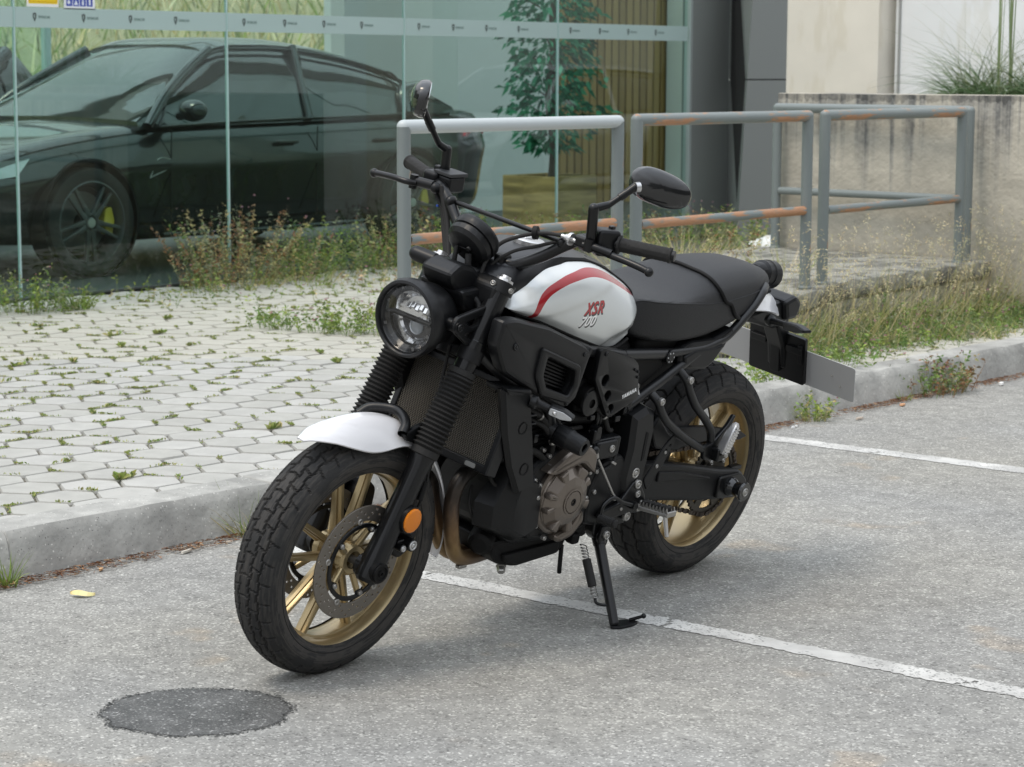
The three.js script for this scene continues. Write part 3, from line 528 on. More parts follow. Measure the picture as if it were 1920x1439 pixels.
// ----- headlamp -----
{
  const H = group('headlamp', bike), c = V(1.305, .868, 0), ax = V(.994, -.05, -.02).normalize(), at = (f, dy = 0, dz = 0) => c.clone().addScaledVector(ax, f).add(V(0, dy, dz));
  bp('lamp_body', hard(lathe([[.0, -.125], [.03, -.124], [.058, -.112], [.074, -.085], [.079, -.045], [.080, -.030], [.0910, -.026], [.0930, -.018], [.0930, .002], [.0905, .010], [.0845, .0125], [.0815, .0095], [.0800, .002], [.078, -.004]], c, ax, 64), 26), B.plastic, H);
  bp('inner_bezel', hard(lathe([[.0795, .002], [.074, -.005], [.066, -.014], [.0645, -.022]], c, ax, 64), 30), phys({ c: [.010, .0105, .011], roughness: .22 }), H);
  const tick = []; for (let k = 0; k < 8; k++) { const a = (k * 45 + 20) * R; const g = new THREE.BoxGeometry(.009, .007, .002); g.rotateX(0); const m = new THREE.Matrix4().lookAt(V(0, 0, 0), ax, AY); g.rotateZ(a); g.applyMatrix4(m); const p = at(-.003, 0, 0).add(V(0, Math.sin(a) * .0725, Math.cos(a) * .0725)); g.translate(p.x, p.y, p.z); tick.push(g); } bp('bezel_tick', S_(tick), std({ c: [.09, .09, .09], roughness: .4 }), H);
  bp('reflector_bowl', hard(lathe([[.0, -.066], [.020, -.062], [.040, -.048], [.057, -.034], [.0640, -.021], [.0620, -.019], [.055, -.033]], c, ax, 56), 25), B.chrome, H);
  // two half-moon projectors, facets above and below the dark cross bar
  const half = s => { const pts = []; for (let k = 0; k <= 16; k++) { const a = (k / 16 * 152 + 14) * R; pts.push([Math.cos(a) * .053, s * Math.sin(a) * .053]); } const g = ext(s < 0 ? pts.reverse() : pts, -.004, .004, .002); const m = new THREE.Matrix4().makeBasis(V(0, 0, 1), V(0, 1, 0), V(-1, 0, 0)); g.applyMatrix4(m); const p = at(-.044); g.translate(p.x, p.y, p.z); return g; };
  bp('projector', half(1), phys({ c: [.86, .87, .88], metalness: .55, roughness: .18 }), H); bp('projector', half(-1), phys({ c: [.10, .10, .105], metalness: .6, roughness: .2 }), H);  // upper half coloured whitish to stand for reflected sky
  const fc = []; for (let k = 0; k < 5; k++) { const g = box(0, 0, 0, .010, .016, .011, .002); g.rotateZ(.5); const p = at(-.034, .020 + (k % 2) * .004, -.026 + k * .013); g.translate(p.x, p.y, p.z); fc.push(g); } bp('led_facet', S_(fc), B.chrome, H);
  bp('projector_lens', G((() => { const g = new THREE.SphereGeometry(.021, 20, 14, 0, Math.PI * 2, 0, Math.PI / 2); g.scale(1, .55, 1); g.rotateZ(-Math.PI / 2); const p = at(-.040, -.024, 0); g.translate(p.x, p.y, p.z); return g; })()), phys({ c: [.25, .27, .29], roughness: .05, clearcoat: 1 }), H);
  { const g = box(0, 0, 0, .016, .0105, .130, .004); g.rotateY(0); const p = at(-.016); g.translate(p.x, p.y, p.z); bp('cross_bar', g, B.plastic, H); }
  { const g = lathe([[0, .0145], [.03, .0125], [.06, .007], [.0795, -.001]], c, ax, 48); bp('lamp_glass', g, phys({ c: [.985, .99, .99], transmission: 1, thickness: 0, roughness: .01, ior: 1.45 }), H); }
  // brackets to the fork
  for (const s of [-1, 1]) {
    const br = ext(rounded([[1.264, .876], [1.250, .898], [1.145, .920], [1.112, .908], [1.146, .806], [1.172, .806], [1.246, .856]], .010, 3), s * .092, s * .106, .004, [rounded([[1.222, .882], [1.155, .897], [1.160, .878], [1.195, .868]], .004, 3), rounded([[1.215, .854], [1.170, .862], [1.168, .835], [1.178, .832]], .004, 3)]);
    bp('headlamp_bracket', G(br, rod([1.243, .874, s * .075], [1.243, .874, s * .109], .0155, .0145, 18), rod([1.172, .851, s * .08], [1.172, .851, s * .109], .0105, .0095, 14)), B.plastic, H);
    bp('bracket_bolt', S_(bolt([1.243, .874, s * .109], V(0, 0, s), .0095, .005), bolt([1.172, .851, s * .109], V(0, 0, s), .007, .004)), B.satin, H);
  }
}
// cowl and lock housing above the headlamp
bp('wiring_cover', G(ext(rounded([[1.236, .982], [1.200, 1.006], [1.150, .995], [1.110, .965], [1.115, .925], [1.20, .935], [1.226, .955]], .012, 3), -.048, .050, .012), ext(rounded([[1.21, .945], [1.13, .95], [1.095, .90], [1.15, .88], [1.19, .90]], .01, 2), -.07, .07, .01)), B.plastic);
bp('cover_knob', G(rod([1.195, .988, .040], [1.205, .992, .090], .0185, .0185, 22), ball([1.205, .992, .090], .0185, 1, 1, 1, 18)), B.plastic);
bp('bracket_arm', S_(pipe([[1.165, .94, -.045], [1.15, .915, -.075], [1.155, .888, -.086]], .009, 8), pipe([[1.165, .94, .045], [1.15, .915, .075], [1.155, .888, .086]], .009, 8)), B.plastic);
// ----- instrument -----
{
  const I_ = group('instrument', bike), ax = V(-.78, .62, 0).normalize(), c = V(1.120, 1.046, 0);
  bp('gauge_case', hard(lathe([[0, -.034], [.035, -.034], [.050, -.028], [.0585, -.018], [.0600, -.006], [.0555, -.0045], [.0555, -.001], [.0605, .001], [.0625, .006], [.0620, .020], [.0590, .026], [.055, .027]], c, ax, 56), 25), B.plastic, I_);
  bp('gauge_face', lathe([[0, .023], [.056, .023]], c, ax, 48), B.gloss, I_);
  bp('gauge_stay', G(ext(rounded([[1.158, 1.032], [1.125, 1.010], [1.098, .965], [1.075, .945], [1.05, .975], [1.085, 1.01]], .008, 3), -.018, .018, .005), pipe([[1.150, 1.02, -.020], [1.152, .985, -.028], [1.135, .94, -.03], [1.12, .90, -.03]], .008, 8, 30), pipe([[1.155, 1.03, .015], [1.16, .99, .01], [1.15, .95, 0]], .006, 8, 20)), B.matte, I_);
  bp('gauge_screw', S_(...[[-.022, .012], [.020, -.012], [-.012, -.028]].map(([z, k]) => { const p = c.clone().addScaledVector(ax, -.034).add(V(ax.y * k, -ax.x * k, z)); return bolt(p, ax.clone().negate(), .0065, .006); })), B.satin, I_);
}
// ----- handlebar -----
const barPts = s => [[1.050, 1.000, 0], [1.050, 1.000, s * .055], [1.040, 1.006, s * .085], [1.018, 1.040, s * .135], [1.005, 1.080, s * .185], [.995, 1.105, s * .225], [.968, 1.112, s * .275], [.935, 1.115, s * .350], [.910, 1.117, s * .412]];
bp('handlebar', G(pipe(barPts(-1), .0142, 14, 80), pipe(barPts(1), .0142, 14, 80)), B.satin);
bp('handlebar_brace', G(rod([1.012, 1.087, -.185], [1.000, 1.085, .190], .0062, .0062, 12), ball([1.008, 1.084, -.178], .0165, 1, 1, .8), ball([1.008, 1.084, .178], .0165, 1, 1, .8)), B.satin);
bp('bar_clamp', S_(...[-1, 1].map(s => G(box(1.052, 1.0, s * .045, .042, .046, .03, .010), rod([1.052, .99, s * .045], fk(.73, s * .045, -.03), .013, .017, 16)))), B.matte);
for (const s of [-1, 1]) {
  const a = V(.958, 1.1125, s * .297), b = V(.9085, 1.1170, s * .416), d = b.clone().sub(a).normalize();
  const pr = [[.012, 0], [.022, .001], [.0225, .006], [.0172, .008]]; for (let k = 0; k < 11; k++) { const y = .014 + k * .0098; pr.push([.0166, y], [.0172, y + .003], [.0166, y + .006]); } pr.push([.0168, .122], [.0185, .124], [.0185, .129], [.012, .131], [0, .131]);
  const gset = group('grip', bike); bp('grip_rubber', hard(lathe(pr, a, d, 28), 30), B.rubber, gset);
  bp('bar_end', hard(lathe([[.009, 0], [.0125, .001], [.0125, .008], [.0, .010]], b.clone().addScaledVector(d, .001), d, 20), 30), B.satin, gset);
}
{ // left switch gear, clutch perch and lever, cable adjuster
  const s = group('left_controls', bike);
  bp('switch_case', G((() => { const g = box(0, 0, 0, .058, .064, .046, .010); g.rotateY(-.42); g.translate(.974, 1.112, -.272); return g; })(), (() => { const g = box(0, 0, 0, .014, .030, .036, .004); g.rotateY(-.42); g.translate(.948, 1.108, -.262); return g; })()), B.plastic, s);
  bp('switch_button', S_(box(.958, 1.145, -.272, .016, .010, .012, .003), box(.940, 1.112, -.272, .008, .012, .012, .002), box(.944, 1.095, -.262, .008, .008, .014, .002)), B.satin, s);
  bp('switch_symbol', (() => { const g = new THREE.PlaneGeometry(.012, .010); g.rotateY(-Math.PI / 2 - .42 + 0); g.translate(.9395, 1.124, -.268); return g; })(), std({ c: [.55, .55, .55], roughness: .6 }), s);
  bp('clutch_perch', G(box(1.004, 1.104, -.238, .044, .028, .040, .007), rod([.998, 1.10, -.228], [1.000, 1.10, -.252], .0195, .0195, 20), rod([1.022, 1.118, -.262], [1.022, 1.090, -.262], .011, .011, 16)), B.plastic, s);
  bp('clutch_lever', G(pipe([[1.022, 1.100, -.245], [1.014, 1.099, -.275], [1.000, 1.093, -.315], [.992, 1.090, -.350], [.988, 1.087, -.385], [.984, 1.083, -.412]], .0086, 10, 50), pipe([[1.020, 1.102, -.250], [1.012, 1.101, -.282], [1.001, 1.097, -.315]], .0102, 10, 20), ball([.983, 1.082, -.415], .0112)), B.satin, s);
  bp('cable_adjuster', G(hard(lathe([[.005, 0], [.005, .012], [.0145, .012], [.0155, .016], [.0145, .020], [.009, .021], [.008, .030], [.005, .030], [.005, .042]], [1.022, 1.103, -.225], V(.05, .02, 1), 20), 30)), B.alu, s);
  bp('clutch_cable', S_(pipe([[1.022, 1.104, -.185], [1.035, 1.098, -.14], [1.055, 1.078, -.09], [1.085, 1.045, -.050], [1.120, .985, -.045], [1.125, .90, -.06], [1.11, .82, -.08], [1.0, .74, -.09]], .0048, 8, 70), pipe([[1.000, 1.095, -.215], [1.01, 1.085, -.17], [1.03, 1.06, -.12], [1.06, 1.035, -.075], [1.09, .99, -.04], [1.1, .93, -.02]], .0042, 8, 60)), B.rubber, s);
  bp('cable_tie', rod([1.037, 1.094, -.122], [1.041, 1.092, -.112], .016, .016, 14), B.dark, s);
}
{ // right controls: brake lever, reservoir, hoses
  const s = group('right_controls', bike);
  bp('switch_case', G(box(.975, 1.112, .272, .046, .050, .045, .010), box(.958, 1.14, .276, .02, .015, .02, .004)), B.plastic, s);
  bp('kill_switch', box(.940, 1.128, .265, .022, .018, .014, .004), B.red, s);
  bp('brake_reservoir', G((() => { const g = box(0, 0, 0, .060, .040, .052, .007); g.translate(.955, 1.113, .238); return g; })()), B.plastic, s);
  bp('reservoir_lid', G(box(.955, 1.138, .238, .066, .009, .056, .002)), std({ c: [.05, .051, .053], roughness: .5, metalness: .3 }), s);
  bp('master_cylinder', G(rod([1.018, 1.110, .232], [1.022, 1.106, .292], .0125, .0125, 16), rod([1.026, 1.122, .292], [1.026, 1.088, .292], .0105, .0105, 14), ball([1.018, 1.106, .226], .014)), B.plastic, s);
  bp('brake_lever', G(pipe([[1.030, 1.104, .280], [1.046, 1.104, .300], [1.050, 1.104, .335], [1.044, 1.099, .380], [1.040, 1.095, .408]], .0080, 10, 50), ball([1.039, 1.094, .412], .0115)), B.satin, s);
  bp('brake_line', S_(pipe([[1.012, 1.112, .215], [1.012, 1.085, .200], [1.020, 1.04, .170], [1.040, .985, .135], [1.07, .93, .10], [1.12, .85, .08]], .0072, 8, 60), pipe([[.985, 1.100, .255], [.995, 1.065, .215], [1.01, 1.02, .185], [1.035, .97, .145], [1.06, .92, .11]], .0068, 8, 60), pipe([[1.000, 1.095, .245], [1.005, 1.06, .205], [1.015, 1.02, .175], [1.045, .955, .13]], .0055, 8, 50)), B.rubber, s);
  bp('wire_connector', G(box(1.003, 1.062, .222, .007, .005, .006, .001)), std({ c: [.03, .10, .5], roughness: .4 }), s);
}
// ----- mirrors -----
for (const s of [-1, 1]) {
  const m = group('mirror', bike), K = s < 0
    ? { base: [1.012, 1.110, -.258], knee: [1.030, 1.192, -.262], k2: [.995, 1.203, -.276], neck: [.945, 1.252, -.305], c: [.880, 1.252, -.330], n: V(.62, .24, -.74), up: 22 }
    : { base: [.950, 1.120, .262], knee: [.955, 1.190, .264], k2: [.985, 1.205, .268], neck: [1.050, 1.292, .285], c: [1.020, 1.308, .312], n: V(.665, .06, .745), up: -14 };
  bp('mirror_stem', G(rod(K.base, K.knee, .0120, .0125, 18), ball(K.knee, .0125), rod(K.knee, K.k2, .0100, .0085, 14), rod(K.k2, vv(K.k2).lerp(vv(K.neck), .45), .0080, .0072, 14), rod(vv(K.k2).lerp(vv(K.neck), .40), vv(K.k2).lerp(vv(K.neck), .62), .0098, .0098, 14), rod(vv(K.k2).lerp(vv(K.neck), .6), K.neck, .0085, .0105, 14)), B.satin, m);
  bp('stem_collar', rod(vv(K.neck).lerp(vv(K.k2), .03), vv(K.neck).lerp(vv(K.c), .14), .0118, .0125, 18), B.alu, m);
  // head: a shallow shell, tear-drop outline
  const n = K.n.clone().normalize(), rt = V(0, 1, 0).cross(n).normalize(), up = n.clone().cross(rt).normalize(), c = vv(K.c);
  const out = []; for (let k = 0; k < 40; k++) { const t = k / 40 * 2 * Math.PI, e = Math.cos(t), f = Math.sin(t), w = .077 * Math.sign(e) * Math.pow(Math.abs(e), .80), h = ((s < 0 ? .041 : .047) + .004 * e * s) * Math.sign(f) * Math.pow(Math.abs(f), .86); const ca = Math.cos(K.up * R * -s * 0 + (s < 0 ? -.22 : .1)), sa = Math.sin(s < 0 ? -.22 : .1); out.push([w * ca - h * sa, w * sa + h * ca]); }
  const ring = (sc, dep) => out.map(p => c.clone().addScaledVector(rt, p[0] * sc).addScaledVector(up, p[1] * sc).addScaledVector(n, dep));
  bp('mirror_shell', loft([ring(.95, -.010), ring(1.0, -.006), ring(1.0, .002), ring(.93, .014), ring(.72, .024), ring(.40, .030), ring(.1, .032)], true, 30), B.gloss, m);
  bp('mirror_glass', loft([ring(.93, -.0112), ring(.93, -.0101)], true, 20), std({ c: [.8, .8, .8], metalness: 1, roughness: .02 }), m);
}
// ----- tank -----
{
  const T = group('fuel_tank', bike);
  // black body under the panels and the top cover
  const X = [1.118, 1.10, 1.05, .98, .90, .80, .70, .62, .565, .545], top = [.965, .995, 1.014, 1.024, 1.031, 1.022, .992, .955, .915, .885], bot = [.905, .895, .88, .86, .84, .81, .785, .78, .80, .83], wd = [.060, .092, .103, .110, .114, .113, .106, .096, .080, .05];
  const ringAt = i => { const y0 = bot[i], y1 = top[i], w = wd[i], q = [[0, y0], [w * .9, y0 + .002], [w * 1.06, lerp(y0, y1, .3)], [w * 1.04, lerp(y0, y1, .6)], [w * .86, y1 - .012], [w * .55, y1 - .003], [0, y1]]; return [...q, ...q.slice(1, -1).reverse().map(p => [-p[0], p[1]])].map(p => V(X[i], p[1], p[0])); };
  bp('tank_body', loft(X.map((_, i) => ringAt(i)), true, 55), phys({ c: [.009, .0095, .0115], roughness: .32 }), T);
  bp('filler_cap', G(hard(lathe([[.040, -.01], [.040, .004], [.036, .007], [.020, .008], [.018, .006], [.0, .006]], [.905, 1.030, 0], V(-.06, 1, 0), 36), 30), box(.905, 1.039, 0, .040, .005, .010, .002)), B.alu, T);
  // silver side panels: outline measured, surface built on a grid of depths
  const be = spline1([0, .03, .207, .481, .73, .82, .88, 1], [.912, .904, .876, .824, .780, .771, .774, .800]), te = spline1([0, .02, .08, .143, .20, .254, .33, .414, .593, .8, .935, .97, .988, 1], [.914, .929, .952, .970, .985, .996, 1.003, 1.007, .995, .950, .908, .882, .845, .804]);
  const xa = 1.094, xb = .543;
  const zc = [[.118, .126, .135, .138, .136, .122, .112], [.124, .136, .148, .151, .148, .124, .114], [.120, .138, .154, .159, .156, .148, .118], [.110, .130, .150, .156, .153, .145, .116], [.102, .114, .132, .138, .134, .124, .108], [.098, .099, .099, .099, .099, .098, .096]];
  const cz = (s, t) => { const rows = zc.map(r => spline1([0, .08, .25, .45, .65, .86, 1], r)(s)); return spline1([0, .12, .34, .58, .84, 1], rows)(t); };
  const NS = 72, NT = 34, P = [], U = [], I = [];
  for (let i = 0; i <= NS; i++) for (let j = 0; j <= NT; j++) {
    const s = i / NS, t = j / NT, x = lerp(xa, xb, s), y = lerp(be(s), te(s), t); let z = cz(s, t);
    // pressed facets: knee hollow low at the rear, soft crease across the flank
    z -= .013 * smooth(.0, .016, (.850 - y) - (x - .60) * .55) * smooth(.76, .70, x); z += .004 * smooth(.0, .02, (y - .905) + (x - .86) * .22) * smooth(.05, .12, s) * smooth(1, .9, t);
    P.push(x, y, -z); U.push((xa - x) / .56, (y - .76) / .26);
    if (i < NS && j < NT) { const a = i * (NT + 1) + j, b = a + NT + 1; I.push(a, b, a + 1, a + 1, b, b + 1); }
  }
  const g = new THREE.BufferGeometry(); g.setAttribute('position', new THREE.Float32BufferAttribute(P, 3)); g.setAttribute('uv', new THREE.Float32BufferAttribute(U, 2)); g.setIndex(I); g.computeVertexNormals();
  if (g.attributes.normal.getZ((NT + 1) * 36 + 17) > 0) { for (let k = 0; k < I.length; k += 3) [I[k], I[k + 1]] = [I[k + 1], I[k]]; g.setIndex(I); g.computeVertexNormals(); }
  const W = 2048, H = 1024, px = x => (xa - x) / .56 * W, py = y => H - (y - .76) / .26 * H;
  const art = canvasTex(W, H, c => {
    c.fillStyle = '#dde1e0'; c.fillRect(0, 0, W, H);
    // metal flake
    for (let k = 0; k < 26000; k++) { const v = 208 + rnd() * 34 | 0; c.fillStyle = `rgba(${v},${v},${v},.35)`; c.fillRect(rnd() * W, rnd() * H, 2, 2); }
    // red band following the upper edge
    const ctr = new THREE.CatmullRomCurve3([[1.030, .862], [1.020, .888], [1.009, .922], [.984, .948], [.924, .972], [.833, .984], [.779, .979], [.708, .958], [.625, .923], [.575, .900]].map(p => V(p[0], p[1], 0))), A = [], Bq = [];
    for (let k = 0; k <= 80; k++) { const p = ctr.getPoint(k / 80), d = ctr.getTangent(k / 80), w = .0088 * (k > 60 ? lerp(1, .45, (k - 60) / 20) : 1); A.push([px(p.x + d.y * w), py(p.y - d.x * w)]); Bq.push([px(p.x - d.y * w), py(p.y + d.x * w)]); }
    c.fillStyle = '#a8131f'; c.beginPath(); [...A, ...Bq.reverse()].forEach((p, i) => i ? c.lineTo(...p) : c.moveTo(...p)); c.fill();
    // lettering: slanted block capitals with a drop shade
    const word = (s, x, y, h, col, drop, wid) => { const S = H / .26; c.save(); c.translate(px(x), py(y)); c.transform(1 * (W / .56) / S, 0, -.24, 1, 0, 0); c.font = `bold ${h * S * 1.36}px sans-serif`; c.textBaseline = 'alphabetic'; c.lineJoin = 'miter'; for (let k = 13; k >= 0; k--) { c.fillStyle = k ? '#17181a' : col; if (k === 0) { c.strokeStyle = '#17181a'; c.lineWidth = 5; c.strokeText(s, 0, 0, wid * S); } c.fillText(s, k * 1.3, k * 1.5, wid * S); if (k === 0) { c.strokeStyle = col; c.lineWidth = 3; c.strokeText(s, 0, 0, wid * S); } } c.restore(); };
    word('XSR', .842, .8850, .0320, '#b80d1b', '#111', .104); word('700', .850, .8545, .0270, '#ffffff', '#111', .082);
  });
  const mSilver = phys({ map: art, metalness: .18, roughness: .30, clearcoat: 1, clearcoatRoughness: .05 });
  const back = g.clone(); { const p = back.attributes.position; for (let k = 0; k < p.count; k++) p.setXYZ(k, p.getX(k) * .99 + .0082, p.getY(k) * .985 + .0132, p.getZ(k) * .93); const q = back.index.array; for (let k = 0; k < q.length; k += 3) { const t = q[k]; q[k] = q[k + 1]; q[k + 1] = t; } back.computeVertexNormals(); }
  bp('side_panel', g, mSilver, T).userData.label = 'silver side panel with red band and XSR 700 lettering';
  const plain = phys({ c: [.72, .74, .735], metalness: .18, roughness: .33, clearcoat: 1, clearcoatRoughness: .05 }); bp('side_panel', mirrorZ(clean(g)), plain, T);
  bp('panel_lining', G(back, mirrorZ(clean(back))), B.dark, T);
  // dark rubber line along the edge of the panel
  const edge = []; for (let k = 0; k <= 40; k++) { const s = k / 40, x = lerp(xa, xb, s); edge.push([x, te(s) + .0015, -cz(s, 1) + .001]); } bp('panel_seal', G(pipe(edge, .0032, 6, 90), pipe(edge.map(p => [p[0], p[1], -p[2]]), .0032, 6, 90)), B.dark, T);
  const low = []; for (let k = 2; k <= 38; k++) { const s = k / 40, x = lerp(xa, xb, s); low.push([x, be(s) - .003, -cz(s, 0) + .004]); } bp('panel_seal', G(pipe(low, .0045, 6, 90), pipe(low.map(p => [p[0], p[1], -p[2]]), .0045, 6, 90)), B.dark, T);
  bp('cover_screw', S_(bolt([.958, 1.013, -.080], V(0, 1, -.4), .0055, .003), bolt([.77, 1.003, -.075], V(0, 1, -.4), .0055, .003)), B.dark, T);
  bp('front_shroud', S_(...[-1, 1].map(s => ext(rounded([[1.145, .965], [1.118, .985], [1.095, .955], [1.090, .915], [1.125, .895], [1.150, .92]], .01, 3), s * .03, s * .112, .008))), B.plastic, T);
}
// ----- seat -----
{
  const S = group('seat', bike), X = [.592, .578, .552, .50, .44, .38, .32, .25, .17, .09, .0, -.07, -.118, -.152, -.174], top = [.874, .886, .892, .891, .887, .888, .902, .922, .932, .934, .930, .918, .904, .890, .876], bot = [.840, .815, .790, .776, .768, .765, .765, .769, .780, .797, .820, .840, .850, .856, .860], wd = [.05, .092, .115, .133, .143, .147, .147, .145, .140, .132, .118, .094, .070, .044, .016], smX = [-.592, -.552, -.50, -.37, -.24, -.11, 0, .07, .174].map(v => v), smF = spline1(smX, [.864, .884, .881, .870, .860, .862, .868, .874, .870]);
  const ringAt = (i, k = 1) => { const y0 = bot[i], y1 = top[i], h = y1 - y0, w = wd[i], half = new THREE.CatmullRomCurve3([[0, y0], [w * .88, y0], [w * .98, y0 + h * .09], [w * 1.0, lerp(y0, smF(-X[i]), .45)], [w * .985, smF(-X[i]) - .008], [w * .965, smF(-X[i]) + .002], [w * .90, lerp(smF(-X[i]), y1, .42)], [w * .62, lerp(smF(-X[i]), y1, .86)], [0, y1]].map(p => V(0, p[1], p[0])), false, 'centripetal').getPoints(22); return [...half, ...half.slice(1, -1).reverse().map(p => V(0, p.y, -p.z))].map(p => V(X[i], p.y, p.z)); };
  const f = [X, top, bot, wd].map(a => a); const dense = []; const xs = X.map(x => -x); const tF = spline1(xs, top), bF = spline1(xs, bot), wF = spline1(xs, wd);
  for (let k = 0; k <= 70; k++) { const u = k / 70, x = -lerp(.592, -.174, u); dense.push(x); }
  const rings = dense.map(nx => { X.push(-nx); top.push(tF(nx)); bot.push(bF(nx)); wd.push(wF(nx)); return ringAt(X.length - 1); });
  const grain = (() => { const q = fbm(64, 3, 501); return tex(512, 512, (i, j) => { const b = q(i / 512, j / 512); return [b, b, b]; }, false); })();
  const ms = phys({ c: [.010, .0105, .012], roughness: .50, bumpMap: grain, bumpScale: .0006 });
  bp('seat_cover', uvBox(loft(rings, true, 60), .10), ms, S);
  const line = (nx0, tilt, off, r, name) => { const pts = []; const i0 = ringAt(X.length - 1).length; const base = V(0, 0, 0); for (let k = 4; k <= 40; k++) { const a = k; const nx = nx0; X.push(-nx); top.push(tF(nx)); bot.push(bF(nx)); wd.push(wF(nx)); const q = ringAt(X.length - 1); X.pop(); top.pop(); bot.pop(); wd.pop(); if (k >= q.length) break; const p = q[k].clone(); const c = V(p.x, lerp(bF(nx), tF(nx), .5), 0); p.add(p.clone().sub(c).setLength(off)); pts.push(p); } return pts; };
  // strap across the seat, lying on the cover
  const strap = []; for (let k = 4; k <= 40; k++) { const u = (k - 4) / 36, h = Math.sin(u * Math.PI), nx = -lerp(.088, .232, Math.pow(h, 1.15)); X.push(-nx); top.push(tF(nx)); bot.push(bF(nx)); wd.push(wF(nx)); const q = ringAt(X.length - 1); X.pop(); top.pop(); bot.pop(); wd.pop(); const p = q[k]; if (!p) break; const c = V(p.x, lerp(bF(nx), tF(nx), .45), 0); p.add(p.clone().sub(c).setLength(.0025)); strap.push(p); }
  bp('seat_strap', pipe(strap, .0062, 8, 90), B.dark, S);
  for (const sgn of [-1, 1]) { const pts = []; for (let k = 2; k <= 60; k++) { const nx = -lerp(.585, -.160, k / 60); pts.push([-nx, smF(nx), sgn * wF(nx) * .972]); } bp('seat_piping', pipe(pts, .0018, 6, 100), ms, S); }
  bp('seat_base', G(ext(rounded([[.52, .782], [.40, .766], [.26, .768], [.12, .796], [-.02, .842], [-.12, .855], [-.12, .845], [-.02, .818], [.12, .775], [.30, .745], [.50, .752]], .008, 2), -.085, .085, .006), box(.345, .745, 0, .33, .07, .225, .02)), B.dark, S);
}
// ----- frame -----
bp('main_frame', G(...[-1, 1].flatMap(s => [
  pipe([[1.165, .865, s * .045], [1.14, .80, s * .10], [1.06, .735, s * .143], [.965, .682, s * .152], [.90, .650, s * .15], [.87, .60, s * .145]], .0150, 14, 50, .3),
  rod([.872, .640, s * .150], [.775, .790, s * .142], .0150, .0150, 16), rod([1.05, .885, s * .10], [.775, .785, s * .138], .014, .014, 14), rod([.79, .785, s * .138], [.60, .752, s * .142], .0148, .0148, 16), rod([.62, .756, s * .142], [.40, .735, s * .135], .0150, .0150, 16),
  pipe([[.41, .737, s * .135], [.25, .735, s * .135], [.14, .757, s * .133], [.03, .828, s * .126], [-.02, .862, s * .115], [-.06, .872, s * .095]], .0125, 14, 50, .3),
  rod([.56, .605, s * .14], [.275, .725, s * .138], .0135, .0135, 16), rod([.60, .745, s * .14], [.545, .60, s * .14], .013, .013, 14), rod([.87, .60, s * .145], [.80, .55, s * .15], .017, .016, 14)])), B.frame);
bp('frame_gusset', S_(...[-1, 1].map(s => ext(rounded([[.66, .742], [.43, .725], [.40, .70], [.46, .66], [.60, .60], [.66, .64]], .01, 2), s * .10, s * .125, .004))), B.dark);
bp('inner_panel', S_(...[-1, 1].map(s => ext(rounded([[.62, .755], [.30, .735], [.27, .700], [.40, .625], [.56, .570], [.64, .60]], .01, 2), s * .085, s * .112, .006))), B.dark);
// trim plate in front of the seat rail: round badge and bolts
bp('frame_badge', hard(lathe([[0, .006], [.010, .006], [.011, .004], [.016, .0045], [.0175, .003], [.0175, -.014]], [.418, .732, -.150], L_, 28), 25), B.satin);
bp('badge_dot', S_(...Array.from({ length: 6 }, (_, k) => { const a = k * 60 * R; return bolt([.418 + Math.cos(a) * .0125, .732 + Math.sin(a) * .0125, -.1545], L_, .0022, .0012); })), B.alu);
bp('frame_bolt', S_(bolt([.532, .700, -.128], L_, .0085, .006), bolt([.505, .655, -.126], L_, .0075, .006), bolt([.56, .715, -.126], L_, .007, .006)), B.steel);
bp('lock_barrel', hard(lathe([[0, .003], [.006, .003], [.0085, .002], [.0085, -.006]], [.508, .642, -.130], L_, 20), 25), B.alu);
// under-seat side cover
for (const s of [-1, 1]) bp('tail_cover', G(ext(rounded([[.352, .748], [.314, .760], [.20, .758], [.118, .782], [.150, .728], [.186, .696], [.223, .672], [.312, .680], [.352, .70]], .010, 3), s * .085, s * .142, .010), ext(rounded([[.345, .725], [.30, .738], [.21, .738], [.165, .742], [.20, .70], [.23, .682], [.305, .690], [.340, .704]], .008, 3), s * .13, s * .151, .006)), B.plastic);
// ----- side scoop with grille -----
for (const s of [-1, 1]) {
  const A = group('air_scoop', bike), o = rounded([[1.178, .842], [1.170, .905], [1.122, .905], [.985, .872], [.830, .812], [.800, .792], [.828, .672], [.868, .652], [.905, .665], [1.06, .735], [1.132, .772]], .012, 3);
  const vent = rounded([[.985, .800], [.862, .752], [.858, .715], [.875, .690], [.968, .722], [.988, .755]], .008, 3);
  bp('scoop_shell', hard(ext(o, s * .135, s * .178, .014, [vent.slice().reverse()], 3), 25), B.plastic, A);
  bp('scoop_lip', hard(ext(rounded([[1.012, .828], [.842, .764], [.838, .700], [.870, .668], [.985, .702], [1.02, .755]], .012, 3), s * .165, s * .186, .008, [vent.slice().reverse()], 3), 25), B.plastic, A);
  bp('scoop_well', ext(vent, s * .130, s * .140, .001), B.dark, A);
  for (let k = 0; k < 7; k++) { const t = k / 6, a = [lerp(.978, .870, .03), lerp(.800, .722, t), 0], x0 = lerp(.978, .965, t), x1 = lerp(.872, .868, t); const g = rod([x0, lerp(.789, .730, t), s * .158], [x1, lerp(.750, .698, t), s * .158], .0026, .0026, 6); bp('grille_slat', g, B.satin, A); }
  bp('scoop_bolt', S_(bolt([1.112, .838, s * .178], V(0, 0, s), .0095, .004), bolt([.832, .790, s * .177], V(0, 0, s), .006, .004), bolt([.868, .668, s * .177], V(0, 0, s), .0065, .004)), B.satin, A);
}
bp('blue_connector', box(1.112, .852, -.068, .012, .016, .012, .003), std({ c: [.02, .05, .35], roughness: .4 }));
